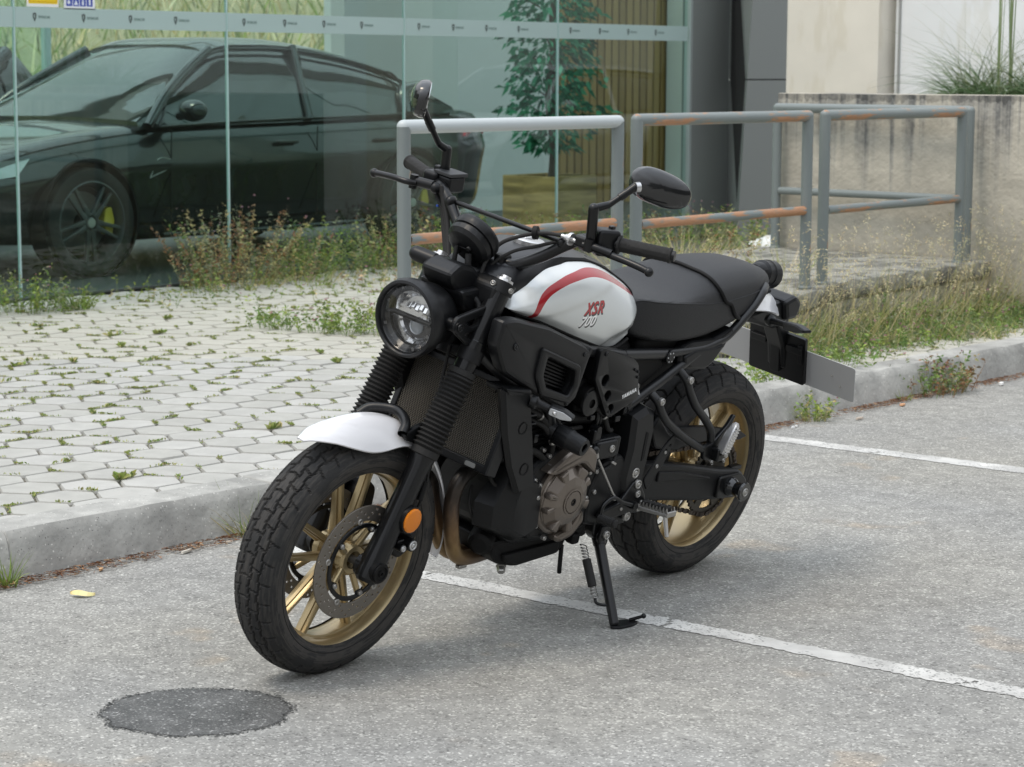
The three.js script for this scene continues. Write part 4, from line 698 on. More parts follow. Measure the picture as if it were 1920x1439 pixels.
// ----- side plate with lettering -----
for (const s of [-1, 1]) {
  const C = group('side_cover', bike), o = rounded([[.752, .790], [.735, .793], [.600, .752], [.576, .735], [.548, .640], [.655, .600], [.672, .605], [.752, .712]], .008, 3), hs = [[.708, .706], [.685, .662], [.662, .624]].map(p => circle(p[0], p[1], .0165 - (.79 - p[1]) * .02, 24));
  bp('cover_plate', hard(ext(o, s * .150, s * .168, .004, hs, 2), 25), B.satin, C);
  bp('cover_backing', ext(o.map(p => [lerp(p[0], .66, .06), lerp(p[1], .69, .06)]), s * .125, s * .150, .003), B.plastic, C);
  bp('cover_bolt', S_(bolt([.728, .778, s * .168], V(0, 0, s), .0065, .004), bolt([.668, .618, s * .168], V(0, 0, s), .004, .002), ...[[.575, .715], [.572, .700], [.590, .722]].map(p => bolt([p[0], p[1], s * .168], V(0, 0, s), .004, .003))), B.satin, C);
  if (s < 0) { const g = new THREE.PlaneGeometry(.062, .0155); g.rotateY(Math.PI); g.rotateZ(-.255 + Math.PI * 0); g.translate(.594, .660, -.1686); bp('cover_lettering', g, std({ roughness: .5, transparent: true, alphaTest: .45, map: canvasTex(512, 128, (c, w, h) => { c.clearRect(0, 0, w, h); c.fillStyle = '#f0f1f1'; c.strokeStyle = '#f0f1f1'; c.lineWidth = 5; c.font = 'bold 118px sans-serif'; c.textBaseline = 'middle'; c.setTransform(1, 0, -.12, 1, 14, 0); c.fillText('YAMAHA', 0, h / 2 + 6, w - 26); c.strokeText('YAMAHA', 0, h / 2 + 6, w - 26); }) }), C); }
}
bp('warning_tag', (() => { const g = ext([[.545, .648], [.520, .640], [.540, .668]], -.152, -.150, 0); return g; })(), std({ c: [.5, .5, .5], roughness: .6 }));
// ----- engine -----
{
  const E_ = group('engine', bike);
  bp('crankcase', G(ext(rounded([[1.005, .475], [.93, .535], [.76, .545], [.60, .50], [.53, .43], [.52, .35], [.60, .285], [.72, .265], [.93, .285], [1.00, .34]], .03, 3), -.135, .135, .014), ext(rounded([[.93, .50], [.80, .54], [.64, .48], [.60, .36], [.72, .29], [.90, .30]], .03, 3), -.160, .150, .012)), B.matte, E_);
  bp('cylinder_block', G(ext(rounded([[1.025, .50], [.98, .725], [.80, .70], [.765, .52]], .015, 2), -.115, .115, .008), ...Array.from({ length: 6 }, (_, k) => { const t = .1 + k * .07; return ext([[lerp(1.031, .99, t), lerp(.50, .70, t)], [lerp(.76, .79, t), lerp(.52, .70, t)], [lerp(.76, .79, t), lerp(.52, .70, t) - .006], [lerp(1.031, .99, t), lerp(.50, .70, t) - .006]], -.120, .120, .002); })), B.matte, E_);
  bp('cylinder_head', G(ext(rounded([[.985, .66], [.985, .755], [.90, .785], [.80, .765], [.79, .68]], .02, 3), -.125, .125, .010)), B.dark, E_);
  // left cover: dished bronze casting
  const c = V(.798, .408, -.160), cv = [];
  cv.push(hard(lathe([[.098, -.004], [.098, .010], [.094, .013], [.089, .014], [.087, .018], [.060, .018]], c, L_, 64), 24), hard(lathe([[.0885, .012], [.0865, .020], [.0640, .0395], [.0450, .0445], [.0300, .0450]], c, L_, 11), 8), hard(lathe([[.0345, .040], [.0345, .0470], [.031, .0480], [.030, .0455], [.0285, .0455], [.0275, .0485], [.010, .049], [.009, .046], [.004, .046], [0, .046]], c, L_, 44), 24));
  bp('generator_cover', G(cv, ext(rounded([[.90, .49], [.82, .535], [.745, .545], [.705, .52], [.70, .46], [.76, .50], [.86, .48]], .012, 3), -.192, -.150, .010), ext(rounded([[.705, .335], [.745, .298], [.80, .288], [.815, .31], [.76, .325], [.72, .37]], .012, 3), -.190, -.150, .010)), B.bronze, E_);
  // raised facets and ribs on the cover
  const rb = []; for (const [a, r0, r1, w, h] of [[118, .040, .088, .020, .044], [150, .046, .086, .012, .042], [62, .042, .088, .015, .044], [15, .046, .088, .009, .046], [-12, .05, .088, .008, .045], [-60, .045, .088, .012, .046], [-105, .048, .090, .014, .044], [196, .050, .088, .014, .042]]) { const g = ext(rounded([[r0, -w * .55], [r1, -w], [r1, w], [r0, w * .55]], .006, 2), 0, h - .004, .007, [], 3); g.rotateZ(a * R); g.scale(1, 1, -1); const q = g.index ? g.toNonIndexed() : g; for (const k of Object.keys(q.attributes)) { const at = q.attributes[k], n = at.itemSize; for (let i = 0; i < at.count; i += 3) for (let j = 0; j < n; j++) { const t = at.array[(i + 1) * n + j]; at.array[(i + 1) * n + j] = at.array[(i + 2) * n + j]; at.array[(i + 2) * n + j] = t; } } q.computeVertexNormals(); q.translate(c.x, c.y, c.z); rb.push(hard(q, 30)); }
  bp('cover_rib', G(rb), B.bronze, E_);
  bp('cover_bolt', S_(...[[.90, .455], [.902, .40], [.885, .345], [.84, .305], [.775, .295], [.712, .33], [.695, .39], [.70, .46], [.72, .53], [.80, .528], [.87, .50]].map(p => bolt([p[0], p[1], -.168], L_, .0065, .008))), B.steel, E_);
  bp('cover_plug', hard(lathe([[.010, 0], [.0095, .0015], [.005, .0015], [.005, -.003], [0, -.003]], [.798, .408, -.2075], L_, 20), 25), B.dark, E_);
  // front left casing (coolant bottle guard), facetted
  bp('coolant_cover', G(loft([[[.995, .500], [.905, .495], [.872, .465], [.850, .322], [.945, .300], [1.055, .352], [1.062, .415]].map(p => V(lerp(p[0], .95, .0), p[1], -.105)), [[.990, .492], [.91, .488], [.88, .462], [.858, .328], [.942, .308], [1.035, .355], [1.040, .412]].map(p => V(p[0], p[1], -.150)), [[.975, .470], [.925, .468], [.90, .452], [.885, .345], [.93, .328], [.985, .355], [.990, .41]].map(p => V(p[0], p[1], -.178))], true, 30)), B.plastic, E_);
  bp('cover_notch', box(.985, .395, -.172, .006, .075, .012, .003), B.satin, E_);
  bp('oil_pan', G(ext(rounded([[.985, .300], [.975, .262], [.945, .232], [.87, .212], [.70, .218], [.675, .245], [.69, .30]], .012, 3), -.125, .110, .010), ext(rounded([[.945, .262], [.93, .240], [.87, .224], [.72, .230], [.72, .262]], .008, 2), -.138, -.12, .005)), B.dark, E_);
  bp('drain_bolt', G(hard(lathe([[0, .020], [.0095, .020], [.011, .017], [.011, .006], [.013, .005], [.013, 0]], [.905, .216, -.105], V(.5, -.62, -.6), 6), 20)), B.steel, E_);
  bp('oil_filter', G(hard(lathe([[0, .062], [.020, .061], [.030, .054], [.0335, .042], [.0335, 0]], [.955, .300, -.075], V(.86, -.22, -.46), 30), 25)), B.dark, E_);
  // clutter between frame and cylinders
  bp('throttle_body', G(rod([.80, .690, -.135], [.80, .690, -.09], .035, .035, 22), rod([.735, .655, -.155], [.735, .655, -.08], .033, .033, 22), ext(rounded([[.76, .70], [.70, .71], [.69, .60], [.76, .59]], .02, 3), -.13, -.08, .006), rod([.78, .605, -.13], [.66, .585, -.12], .016, .016, 14)), B.dark, E_);
  bp('spark_coil', S_(hard(lathe([[0, .004], [.010, .004], [.011, .002], [.020, .002], [.022, -.006], [.022, -.03]], [.815, .668, -.142], L_, 26), 25), hard(lathe([[.012, .005], [.024, .004], [.034, .002], [.036, -.004]], [.735, .645, -.156], L_, 30), 25)), B.satin, E_);
  bp('starter_housing', G(box(.655, .520, -.135, .115, .055, .085, .008), box(.665, .520, -.172, .085, .05, .03, .008)), B.plastic, E_);
  bp('housing_bolt', S_(bolt([.648, .523, -.187], L_, .0105, .004), bolt([.69, .555, -.165], L_, .006, .006)), B.steel, E_);
  bp('engine_hose', S_(pipe([[.98, .66, -.12], [.92, .63, -.145], [.86, .58, -.15], [.83, .55, -.155], [.80, .52, -.14]], .008, 8, 40), pipe([[.90, .70, -.12], [.85, .63, -.13], [.80, .58, -.135], [.72, .57, -.13]], .006, 8, 40), pipe([[1.0, .58, -.13], [.95, .55, -.14], [.90, .53, -.145], [.86, .50, -.15]], .009, 8, 40), pipe([[1.04, .44, -.07], [1.06, .40, -.09], [1.04, .36, -.10], [.99, .35, -.11]], .0045, 8, 40)), B.rubber, E_);
  bp('engine_hose', S_(pipe([[1.06, .70, -.10], [1.00, .69, -.135], [.955, .70, -.15], [.92, .74, -.14]], .0095, 8, 40), pipe([[.94, .62, -.13], [.90, .60, -.15], [.865, .56, -.158], [.85, .52, -.15]], .0065, 8, 40), pipe([[.70, .63, -.14], [.66, .60, -.15], [.63, .56, -.15], [.60, .55, -.14]], .007, 8, 40), pipe([[.70, .48, -.165], [.65, .46, -.172], [.60, .47, -.165], [.57, .52, -.15]], .0045, 8, 40), pipe([[.99, .44, -.15], [1.02, .46, -.12], [1.03, .50, -.10]], .005, 8, 30), pipe([[.62, .70, -.128], [.60, .66, -.135], [.58, .63, -.14], [.555, .625, -.145]], .004, 8, 30)), B.rubber, E_);
  bp('hose_clamp', S_(...[[[.955, .70, -.15], [1, .1, -.2]], [[.865, .56, -.158], [.4, 1, 0]], [[.66, .60, -.15], [1, .8, 0]], [[.60, .47, -.165], [.5, -1, 0]], [[.92, .63, -.145], [1, .6, 0]]].map(([p, d]) => lathe([[.0098, -.003], [.0108, -.003], [.0108, .003], [.0098, .003]], p, vv(d), 16))), B.steel, E_);
  bp('wire_plug', S_(box(.60, .585, -.148, .022, .016, .014, .003), box(.72, .605, -.155, .018, .014, .014, .003), box(.93, .575, -.15, .016, .022, .012, .003), box(.585, .69, -.128, .02, .03, .012, .003)), B.satin, E_);
  bp('engine_bolt', S_(...[[.935, .505, -.13], [.92, .47, -.165], [.875, .535, -.14], [.86, .52, -.15], [.70, .565, -.15], [.675, .46, -.17], [.66, .40, -.165], [.62, .36, -.145], [.905, .425, -.172], [.91, .455, -.17], [.63, .60, -.135], [.605, .605, -.135]].map(p => bolt(p, L_, .0065, .008))), B.steel, E_);
  bp('gear_housing', G(ext(rounded([[.68, .40], [.65, .47], [.56, .49], [.50, .42], [.52, .33], [.60, .29], [.67, .31]], .02, 3), -.165, -.12, .010)), B.matte, E_);
}
// frame slider
bp('crash_bobbin', G(hard(lathe([[.011, .094], [.012, .098], [.021, .098], [.0235, .092], [.0255, .060], [.0275, .055], [.0275, .020], [.024, .016], [.024, 0]], [.862, .585, -.150], V(-.10, -.12, -1), 28), 25), rod([.875, .592, -.14], [.866, .587, -.16], .021, .021, 18)), B.plastic);
// ----- radiator -----
{
  const Q = group('radiator', bike), n = V(.95, .31, 0).normalize(), up = V(-.31, .95, 0).normalize(), c0 = V(1.083, .622, 0), at = (v, z, d = 0) => c0.clone().addScaledVector(up, v).addScaledVector(n, d).setZ(z);
  const slab = (v0, v1, z0, z1, d0, d1, bev = .004) => { const g = new RoundedBoxGeometry(d1 - d0, v1 - v0, z1 - z0, 2, bev); const m = new THREE.Matrix4().makeBasis(n, up, n.clone().cross(up)); m.setPosition(at((v0 + v1) / 2, (z0 + z1) / 2, (d0 + d1) / 2)); g.applyMatrix4(m); return g; };
  bp('radiator_core', slab(-.10, .10, -.158, .165, -.035, -.008), std({ c: [.006, .006, .006], roughness: .7 }), Q);
  bp('radiator_frame', G(slab(.094, .112, -.165, .17, -.035, .006), slab(-.116, -.094, -.165, .17, -.035, .006), slab(-.116, .112, .160, .178, -.035, .006), slab(-.116, .112, -.172, -.155, -.035, .006)), B.plastic, Q);
  const w = []; const H = .19, Z0 = -.155, Z1 = .162, st = .0062; // expanded-metal guard: two families of thin wires
  for (const dir of [1, -1]) for (let k = -40; k < 100; k++) { const off = Z0 + k * st; let za = off, zb = off + dir * H * .75, va = -.095, vb = .095; const f = (z, v) => [z, v]; const cl = z => clamp(z, Z0, Z1); const ta = dir > 0 ? (Z0 - za) / (zb - za) : (Z1 - za) / (zb - za), tb = dir > 0 ? (Z1 - za) / (zb - za) : (Z0 - za) / (zb - za); const t0 = Math.max(0, ta), t1 = Math.min(1, tb); if (t1 - t0 < .02) continue; const P = t => at(lerp(va, vb, t), lerp(za, zb, t), .0005 * dir); const A = P(t0), Bq = P(t1); w.push(rod(A, Bq, .0009, .0009, 4)); }
  bp('radiator_guard', G(w), std({ c: [.16, .145, .12], metalness: .5, roughness: .5 }), Q);
  bp('guard_emblem', (() => { const g = ext(rounded([[-.016, -.006], [.016, -.006], [.016, .006], [-.016, .006]], .004, 2), 0, .002, .0005); const m = new THREE.Matrix4().makeBasis(V(0, 0, -1), up, n); m.setPosition(at(-.106, -.118, .006)); g.applyMatrix4(m); return g; })(), std({ c: [.30, .30, .29], roughness: .4, metalness: .5 }), Q);
  for (const s of [-1, 1]) {
    bp('radiator_shroud', G(loft([[[1.125, .728], [1.028, .716], [.990, .60], [.950, .470], [1.000, .462], [1.045, .535], [1.085, .62]].map(p => V(p[0], p[1], s * .158)), [[1.135, .735], [1.030, .722], [.985, .60], [.942, .462], [1.008, .452], [1.058, .530], [1.10, .62]].map(p => V(p[0], p[1], s * .176)), [[1.128, .730], [1.036, .718], [.992, .60], [.950, .468], [1.002, .460], [1.050, .532], [1.09, .62]].map(p => V(p[0], p[1], s * .188))], true, 25), ext(rounded([[1.128, .738], [1.035, .726], [1.03, .712], [1.12, .722]], .004, 2), s * .12, s * .192, .004)), B.plastic, Q);
    bp('shroud_recess', S_(...[[1.036, .628], [1.000, .518]].map(p => hard(lathe([[.016, .001], [.0125, .0005], [.0115, -.004], [0, -.004]], [p[0], p[1], s * .1885], V(0, 0, s), 22), 20))), B.dark, Q);
    bp('shroud_bolt', S_(...[[1.036, .628], [1.000, .518]].map(p => bolt([p[0], p[1], s * .1845], V(0, 0, s), .0065, .003))), B.steel, Q);
    for (let k = 0; k < 3; k++) bp('shroud_fin', box(1.005 - k * .004, .676 - k * .022, s * .170, .03, .005, .03, .002), B.plastic, Q);
  }
}
// indicators
function indicator(name, root, tip, mat, lens, w = .058) {
  const o = group(name, bike), a = vv(root), b = vv(tip), d = b.clone().sub(a).normalize();
  bp('indicator_stem', G(hard(lathe([[.016, 0], [.017, .004], [.017, .014], [.012, .018], [.0095, .024], [.0085, a.distanceTo(b)]], a, d, 20), 30)), B.plastic, o);
  const body = rounded([[-.006, -.011], [w * .55, -.0125], [w, -.004], [w, .004], [w * .55, .0125], [-.006, .011]], .006, 3), g = ext(body, -.014, .014, .005), l = ext(body.map(p => [p[0] * .9 + .003, p[1] * .78]), .0142, .0168, .0015); const fwd = V(1, 0, 0), upv = d.clone().cross(fwd).normalize(), m = new THREE.Matrix4().makeBasis(d, fwd.clone().cross(d).normalize(), d.clone().cross(fwd.clone().cross(d).normalize())); m.setPosition(b); g.applyMatrix4(m); l.applyMatrix4(m);
  bp('indicator_body', g, B.plastic, o); bp('indicator_lens', l, lens, o); const rf = ball(b.clone().addScaledVector(d, .012).addScaledVector(V(m.elements[8], m.elements[9], m.elements[10]), .017), .0055); if (w < .07) bp('indicator_bulb', rf, B.alu, o);
}
const mLens = phys({ c: [.42, .43, .44], roughness: .12, clearcoat: 1, metalness: .3 });
indicator('front_indicator', [1.022, .695, -.185], [.998, .687, -.232], null, mLens); indicator('front_indicator', [1.022, .695, .185], [.998, .687, .232], null, mLens);
// ----- exhaust -----
{
  const X = group('exhaust', bike);
  const heat = (() => { const f = fbm(12, 4, 88); return tex(512, 64, (i, j) => { const u = i / 512, n = (f(u * 2, j / 64) - .5) * .10, q = clamp(u * 1.0 + n); const st = [[0, [.17, .165, .16]], [.26, [.20, .19, .18]], [.40, [.36, .30, .255]], [.50, [.50, .40, .29]], [.60, [.60, .50, .35]], [.75, [.52, .43, .33]], [.9, [.42, .35, .30]], [1, [.36, .31, .28]]]; let k = 0; while (k < st.length - 2 && q > st[k + 1][0]) k++; const t = clamp((q - st[k][0]) / (st[k + 1][0] - st[k][0])); return [0, 1, 2].map(c => lerp(st[k][1][c], st[k + 1][1][c], t) + n * .5); }); })();
  const mp = std({ map: heat, metalness: .6, roughness: .38 });
  bp('header_pipe', pipe([[.965, .500, -.062], [1.03, .492, -.070], [1.092, .468, -.076], [1.112, .420, -.077], [1.096, .345, -.075], [1.064, .272, -.072], [1.02, .243, -.066], [.96, .232, -.055], [.88, .226, -.04]], .0195, 18, 90), mp, X);
  bp('header_pipe', pipe([[.965, .500, .055], [1.03, .492, .040], [1.085, .468, .020], [1.105, .42, .000], [1.090, .345, -.016], [1.058, .272, -.026], [1.01, .240, -.026], [.94, .228, -.018], [.86, .222, .0]], .0195, 18, 90), mp, X);
  bp('collector', G(rod([.90, .226, -.015], [.70, .215, .03], .030, .045, 24), box(.56, .22, .05, .28, .09, .15, .03)), B.dark, X);
  bp('silencer', G(hard(lathe([[.0, 0], [.038, .004], [.052, .02], [.055, .06], [.055, .26], [.048, .30], [.034, .31], [.030, .30]], [.36, .26, .15], V(-.97, .22, .08), 32), 25)), B.satin, X);
  bp('heat_clip', G(box(1.02, .222, -.07, .03, .010, .015, .003)), B.steel, X);
}
// ----- swing arm, chain, rear end -----
{
  const W = group('swing_arm', bike);
  bp('arm', G(ext(rounded([[.50, .442], [.40, .432], [.345, .425], [.20, .398], [.05, .365], [-.055, .350], [-.085, .335], [-.098, .285], [-.07, .262], [.02, .270], [.15, .285], [.38, .322], [.50, .345]], .016, 3), -.150, -.112, .012, [], 3), ext(rounded([[.36, .405], [.24, .388], [.10, .352], [.10, .345], [.25, .365], [.36, .375]], .006, 2), -.156, -.146, .004)), B.matte, W);
  bp('arm', ext(rounded([[.50, .442], [.345, .425], [.05, .365], [-.055, .350], [-.085, .30], [.02, .270], [.38, .322], [.50, .345]], .016, 3), .112, .150, .012), B.matte, W);
  bp('arm_bridge', box(.44, .385, 0, .10, .09, .24, .02), B.matte, W);
  bp('axle_plate', G(ext(rounded([[.055, .345], [-.05, .346], [-.085, .32], [-.085, .285], [-.05, .272], [.055, .282]], .01, 2), -.160, -.145, .004)), B.satin, W);
  bp('axle_spool', hard(lathe([[.010, .052], [.012, .056], [.026, .056], [.028, .050], [.022, .040], [.020, .024], [.026, .014], [.028, .004], [.028, 0]], [.0, .313, -.158], L_, 28), 25), B.gloss, W);
  bp('axle_nut', bolt([.0, .313, -.212], L_, .013, .005), B.steel, W);
  bp('chain_guard', G(ext(rounded([[.36, .475], [.30, .510], [.12, .490], [-.06, .455], [-.10, .435], [-.06, .428], [.10, .448], [.22, .442]], .01, 2), -.122, -.100, .003), ext(rounded([[.37, .555], [.31, .50], [.20, .452], [.25, .44], [.36, .46], [.40, .52]], .01, 2), -.128, -.09, .006)), B.plastic, W);
  bp('hugger', G((() => { const rings = []; for (let a = 6; a <= 40; a += 4) { const up = [], lo = []; for (let k = 0; k <= 12; k++) { const t = k / 12 * 2 - 1, r = .337 - .022 * Math.pow(Math.abs(t), 2.2); up.push(V(Math.cos(a * R) * r, .313 + Math.sin(a * R) * r, t * .098)); lo.push(V(Math.cos(a * R) * (r - .004), .313 + Math.sin(a * R) * (r - .004), t * .095)); } rings.push([...up, ...lo.reverse()]); } const g = loft(rings.slice(0, 9), true, 40); return g; })()), B.plastic, W);
}
{ // sprocket and chain, left side
  const n = 43, ro = .107, pts = []; for (let k = 0; k < n * 4; k++) { const a = k / (n * 4) * 2 * Math.PI, r = ro + [.0035, .0, -.0035, .0][k % 4]; pts.push([r * Math.cos(a), r * Math.sin(a)]); }
  const holes = []; for (let k = 0; k < 6; k++) { const q = []; for (let j = 0; j <= 6; j++) { const a = (k * 60 + 10 + j * 6.6) * R; q.push([.090 * Math.cos(a), .090 * Math.sin(a)]); } for (let j = 6; j >= 0; j--) { const a = (k * 60 + 13 + j * 5.6) * R; q.push([.064 * Math.cos(a), .064 * Math.sin(a)]); } holes.push(q.reverse()); } holes.push(circle(0, 0, .034, 24));
  const g = ext(pts, -.0035, .0035, .001, holes, 1); g.translate(0, 0, -.094); bp('sprocket', g, std({ c: [.10, .09, .075], metalness: .7, roughness: .5 }), rw);
  bp('sprocket_bolt', S_(...Array.from({ length: 6 }, (_, k) => { const a = (k * 60 + 2) * R; return bolt([Math.cos(a) * .060, Math.sin(a) * .060, -.098], L_, .008, .009); })), B.steel, rw);
  bp('sprocket_carrier', hard(lathe([[.03, .0], [.072, .0], [.076, .012], [.05, .03], [.04, .04]], [0, 0, -.090], V(0, 0, 1), 36), 25), B.dark, rw);
  // chain: separate links along the loop
  const fs = V(.575, .405, 0), rs = V(0, .313, 0), r1 = .038, r2 = .1075, path = []; const d = fs.clone().sub(rs), L = d.length(), base = Math.atan2(d.y, d.x), off = Math.acos((r2 - r1) / L), seg = .0158;
  const add = (c, r, a0, a1) => { const m = Math.round(Math.abs(a1 - a0) * r / .004); for (let k = 0; k <= m; k++) { const a = lerp(a0, a1, k / m); path.push(V(c.x + r * Math.cos(a), c.y + r * Math.sin(a), -.094)); } };
  add(rs, r2, base + off, base + 2 * Math.PI - off); add(fs, r1, base - off, base + off); path.push(path[0].clone());
  for (const p of path) { const t = clamp((p.x - .05) / .45); if (p.y < .313 && p.x > .03 && p.x < .54) p.y -= .014 * Math.sin(Math.PI * t); }
  const cv = new THREE.CatmullRomCurve3(path, false, 'centripetal'), N = Math.round(cv.getLength() / seg / 2) * 2, links = [];
  for (let k = 0; k < N; k++) { const a = cv.getPointAt(k / N), b = cv.getPointAt((k + 1) % N / N || 1), m = a.clone().lerp(b, .5), an = Math.atan2(b.y - a.y, b.x - a.x); for (const s of [-1, 1]) { const pl = new THREE.BoxGeometry(.0165, .0125, .0018); pl.rotateZ(an); pl.translate(m.x, m.y, m.z + s * (k % 2 ? .0055 : .0078)); links.push(pl); } links.push(rod([a.x, a.y, a.z - .0095], [a.x, a.y, a.z + .0095], .0042, .0042, 6)); }
  bp('drive_chain', G(links), std({ c: [.085, .068, .055], metalness: .65, roughness: .5 }));
  bp('tensioner', G(box(-.055, .35, -.128, .05, .012, .02, .003)), B.satin);
}
// pivot plate and rearset
{
  const S = group('rearset', bike);
  bp('pivot_plate', G(loft([[[.560, .595], [.500, .615], [.458, .600], [.440, .545], [.440, .455], [.445, .40], [.475, .352], [.535, .348], [.560, .42], [.552, .50]].map(p => V(p[0], p[1], -.118)), [[.555, .592], [.500, .610], [.462, .595], [.448, .545], [.448, .455], [.452, .405], [.480, .360], [.530, .356], [.552, .42], [.545, .50]].map(p => V(p[0], p[1], -.165)), [[.540, .580], [.50, .595], [.475, .585], [.462, .545], [.464, .455], [.468, .41], [.488, .372], [.522, .368], [.538, .42], [.530, .50]].map(p => V(p[0], p[1], -.176))], true, 15)), B.plastic, S);
  bp('pivot_slot', ext(rounded([[.492, .545], [.480, .54], [.478, .47], [.490, .46]], .005, 3), -.1775, -.174, .001), B.dark, S);
  bp('mount_lug', G(ext(rounded([[.585, .618], [.555, .63], [.535, .61], [.545, .585], [.575, .590]], .008, 2), -.15, -.125, .004), bolt([.575, .605, -.15], L_, .008, .006)), B.satin, S);
  bp('heel_guard', G(ext(rounded([[.420, .410], [.355, .498], [.300, .545], [.318, .490], [.345, .445], [.398, .380]].map(p => [p[0] + .03, p[1] - .01]), .006, 2), -.172, -.166, .002, [[.375, .475], [.36, .487], [.365, .462], [.35, .492], [.385, .462]].slice(0, 3).map(p => circle(p[0], p[1], .0045, 4)))), B.matte, S);
  bp('heel_guard_bolt', S_(bolt([.405, .435, -.172], L_, .006, .003), bolt([.378, .47, -.172], L_, .005, .003)), B.steel, S);
  bp('hanger', G(ext(rounded([[.505, .408], [.482, .408], [.445, .365], [.43, .325], [.455, .315], [.52, .320], [.615, .315], [.64, .33], [.618, .345], [.555, .355]], .008, 3), -.182, -.168, .004), ext(rounded([[.56, .345], [.50, .37], [.46, .33], [.49, .285], [.56, .285]], .012, 3), -.168, -.13, .006)), B.satin, S);
  bp('hanger_bolt', S_(bolt([.490, .400, -.182], L_, .013, .005), bolt([.482, .372, -.182], L_, .0105, .005), bolt([.506, .312, -.178], L_, .0135, .006), bolt([.545, .340, -.182], L_, .0055, .004), bolt([.455, .343, -.182], L_, .008, .004), bolt([.500, .430, -.172], L_, .0155, .006)), B.steel, S);
  // rider peg: serrated steel with a rubber pad, feeler bolt below
  const A = V(.452, .338, -.182), Bt = V(.440, .345, -.270), d = Bt.clone().sub(A);
  bp('rider_peg', G(...[-1, 1].map(s => { const g = []; for (let k = 0; k < 9; k++) { const p = A.clone().addScaledVector(d, (k + .5) / 9); g.push((() => { const q = ext([[-.0055, -.008], [.0055, -.008], [0, .007]], -.002, .002, .0005); q.rotateY(Math.PI / 2 * 1); q.translate(p.x + s * .0165, p.y + .006, p.z); return q; })()); } return G(g); }), rod(A.clone().add(V(.0165, -.006, 0)), Bt.clone().add(V(.0165, -.006, 0)), .0065, .0055, 8), rod(A.clone().add(V(-.0165, -.006, 0)), Bt.clone().add(V(-.0165, -.006, 0)), .0065, .0055, 8), box(Bt.x, Bt.y - .004, Bt.z, .040, .016, .007, .003), box(A.x, A.y - .006, A.z, .044, .022, .012, .004)), B.steel, S);
  bp('peg_rubber', S_(...Array.from({ length: 5 }, (_, k) => { const p = A.clone().addScaledVector(d, .12 + k * .18); return box(p.x, p.y + .007, p.z, .026, .016, .0125, .004); })), B.rubber, S);
  bp('peg_feeler', rod([.442, .335, -.252], [.434, .276, -.268], .0068, .0052, 12), B.alu, S);
  // gear lever
  bp('gear_rod', G(rod([.706, .515, -.182], [.598, .384, -.190], .0036, .0036, 10), rod([.712, .523, -.182], [.70, .505, -.182], .009, .007, 12), rod([.604, .39, -.19], [.594, .378, -.19], .006, .006, 10)), B.steel, S);
  bp('gear_joint', G(ball([.712, .525, -.18], .0125), box(.70, .555, -.165, .03, .04, .02, .006), rod([.70, .575, -.15], [.70, .575, -.175], .009, .009, 14)), B.satin, S);
  bp('gear_lever', G(pipe([[.500, .345, -.190], [.56, .365, -.192], [.605, .385, -.194], [.645, .372, -.196], [.655, .345, -.198]], .0055, 10, 40), rod([.500, .345, -.18], [.500, .345, -.198], .011, .011, 16)), B.satin, S);
  const pr = [[.004, 0], [.0115, .001]]; for (let k = 0; k < 9; k++) pr.push([.0125, .004 + k * .005], [.0105, .0065 + k * .005]); pr.push([.012, .052], [.009, .054], [0, .0545]);
  bp('gear_peg', hard(lathe(pr, [.656, .338, -.196], V(-.04, .05, -1), 16), 30), B.rubber, S);
}
// passenger peg hangers: two bent tubes, a plate and an alloy peg
for (const s of [-1, 1]) {
  const P = group('passenger_hanger', bike);
  bp('hanger_tube', G(pipe([[.352, .690, s * .140], [.340, .665, s * .165], [.322, .632, s * .172], [.285, .590, s * .175], [.228, .545, s * .178], [.192, .508, s * .180], [.178, .470, s * .180], [.172, .445, s * .180]], .0115, 12, 60, .4), pipe([[.462, .638, s * .140], [.452, .618, s * .165], [.438, .592, s * .172], [.405, .560, s * .175], [.330, .515, s * .178], [.255, .478, s * .180], [.205, .455, s * .180]], .0115, 12, 60, .4)), B.frame, P);
  bp('tube_bolt', S_(bolt([.338, .668, s * .176], V(0, 0, s), .0105, .007), bolt([.452, .622, s * .176], V(0, 0, s), .0105, .007)), B.steel, P);
  bp('peg_plate', G(ext(rounded([[.225, .470], [.185, .478], [.128, .520], [.108, .548], [.098, .545], [.120, .495], [.155, .440], [.185, .425], [.215, .432]], .008, 3), s * .178, s * .192, .004), box(.168, .446, s * .20, .03, .036, .03, .006)), B.satin, P);
  bp('folding_peg', (() => { const g = loft([[0, .013, .012], [.02, .017, .013], [.06, .016, .012], [.085, .010, .009], [.093, .004, .005]].map(([t, w, h]) => rounded([[-w, -h], [w, -h], [w, h], [-w, h]], .005, 2).map(p => V(p[0], t, p[1]))), true, 35); g.rotateZ(.30); g.rotateX(s * .12); g.translate(.165, .452, s * .212); return g; })(), B.alu, P);
  bp('peg_pad', (() => { const gs = []; for (let k = 0; k < 9; k++) { const q = box(0, .012 + k * .0082, -.0125 * s * -1, .026 - k * .0008, .0042, .004, .001); gs.push(q); } const g = G(gs); g.rotateZ(.30); g.rotateX(s * .12); g.translate(.165, .452, s * .212); return g; })(), B.chrome, P);
  bp('peg_pivot', bolt([.165, .452, s * .224], V(0, 0, s), .009, .006), B.steel, P);
}
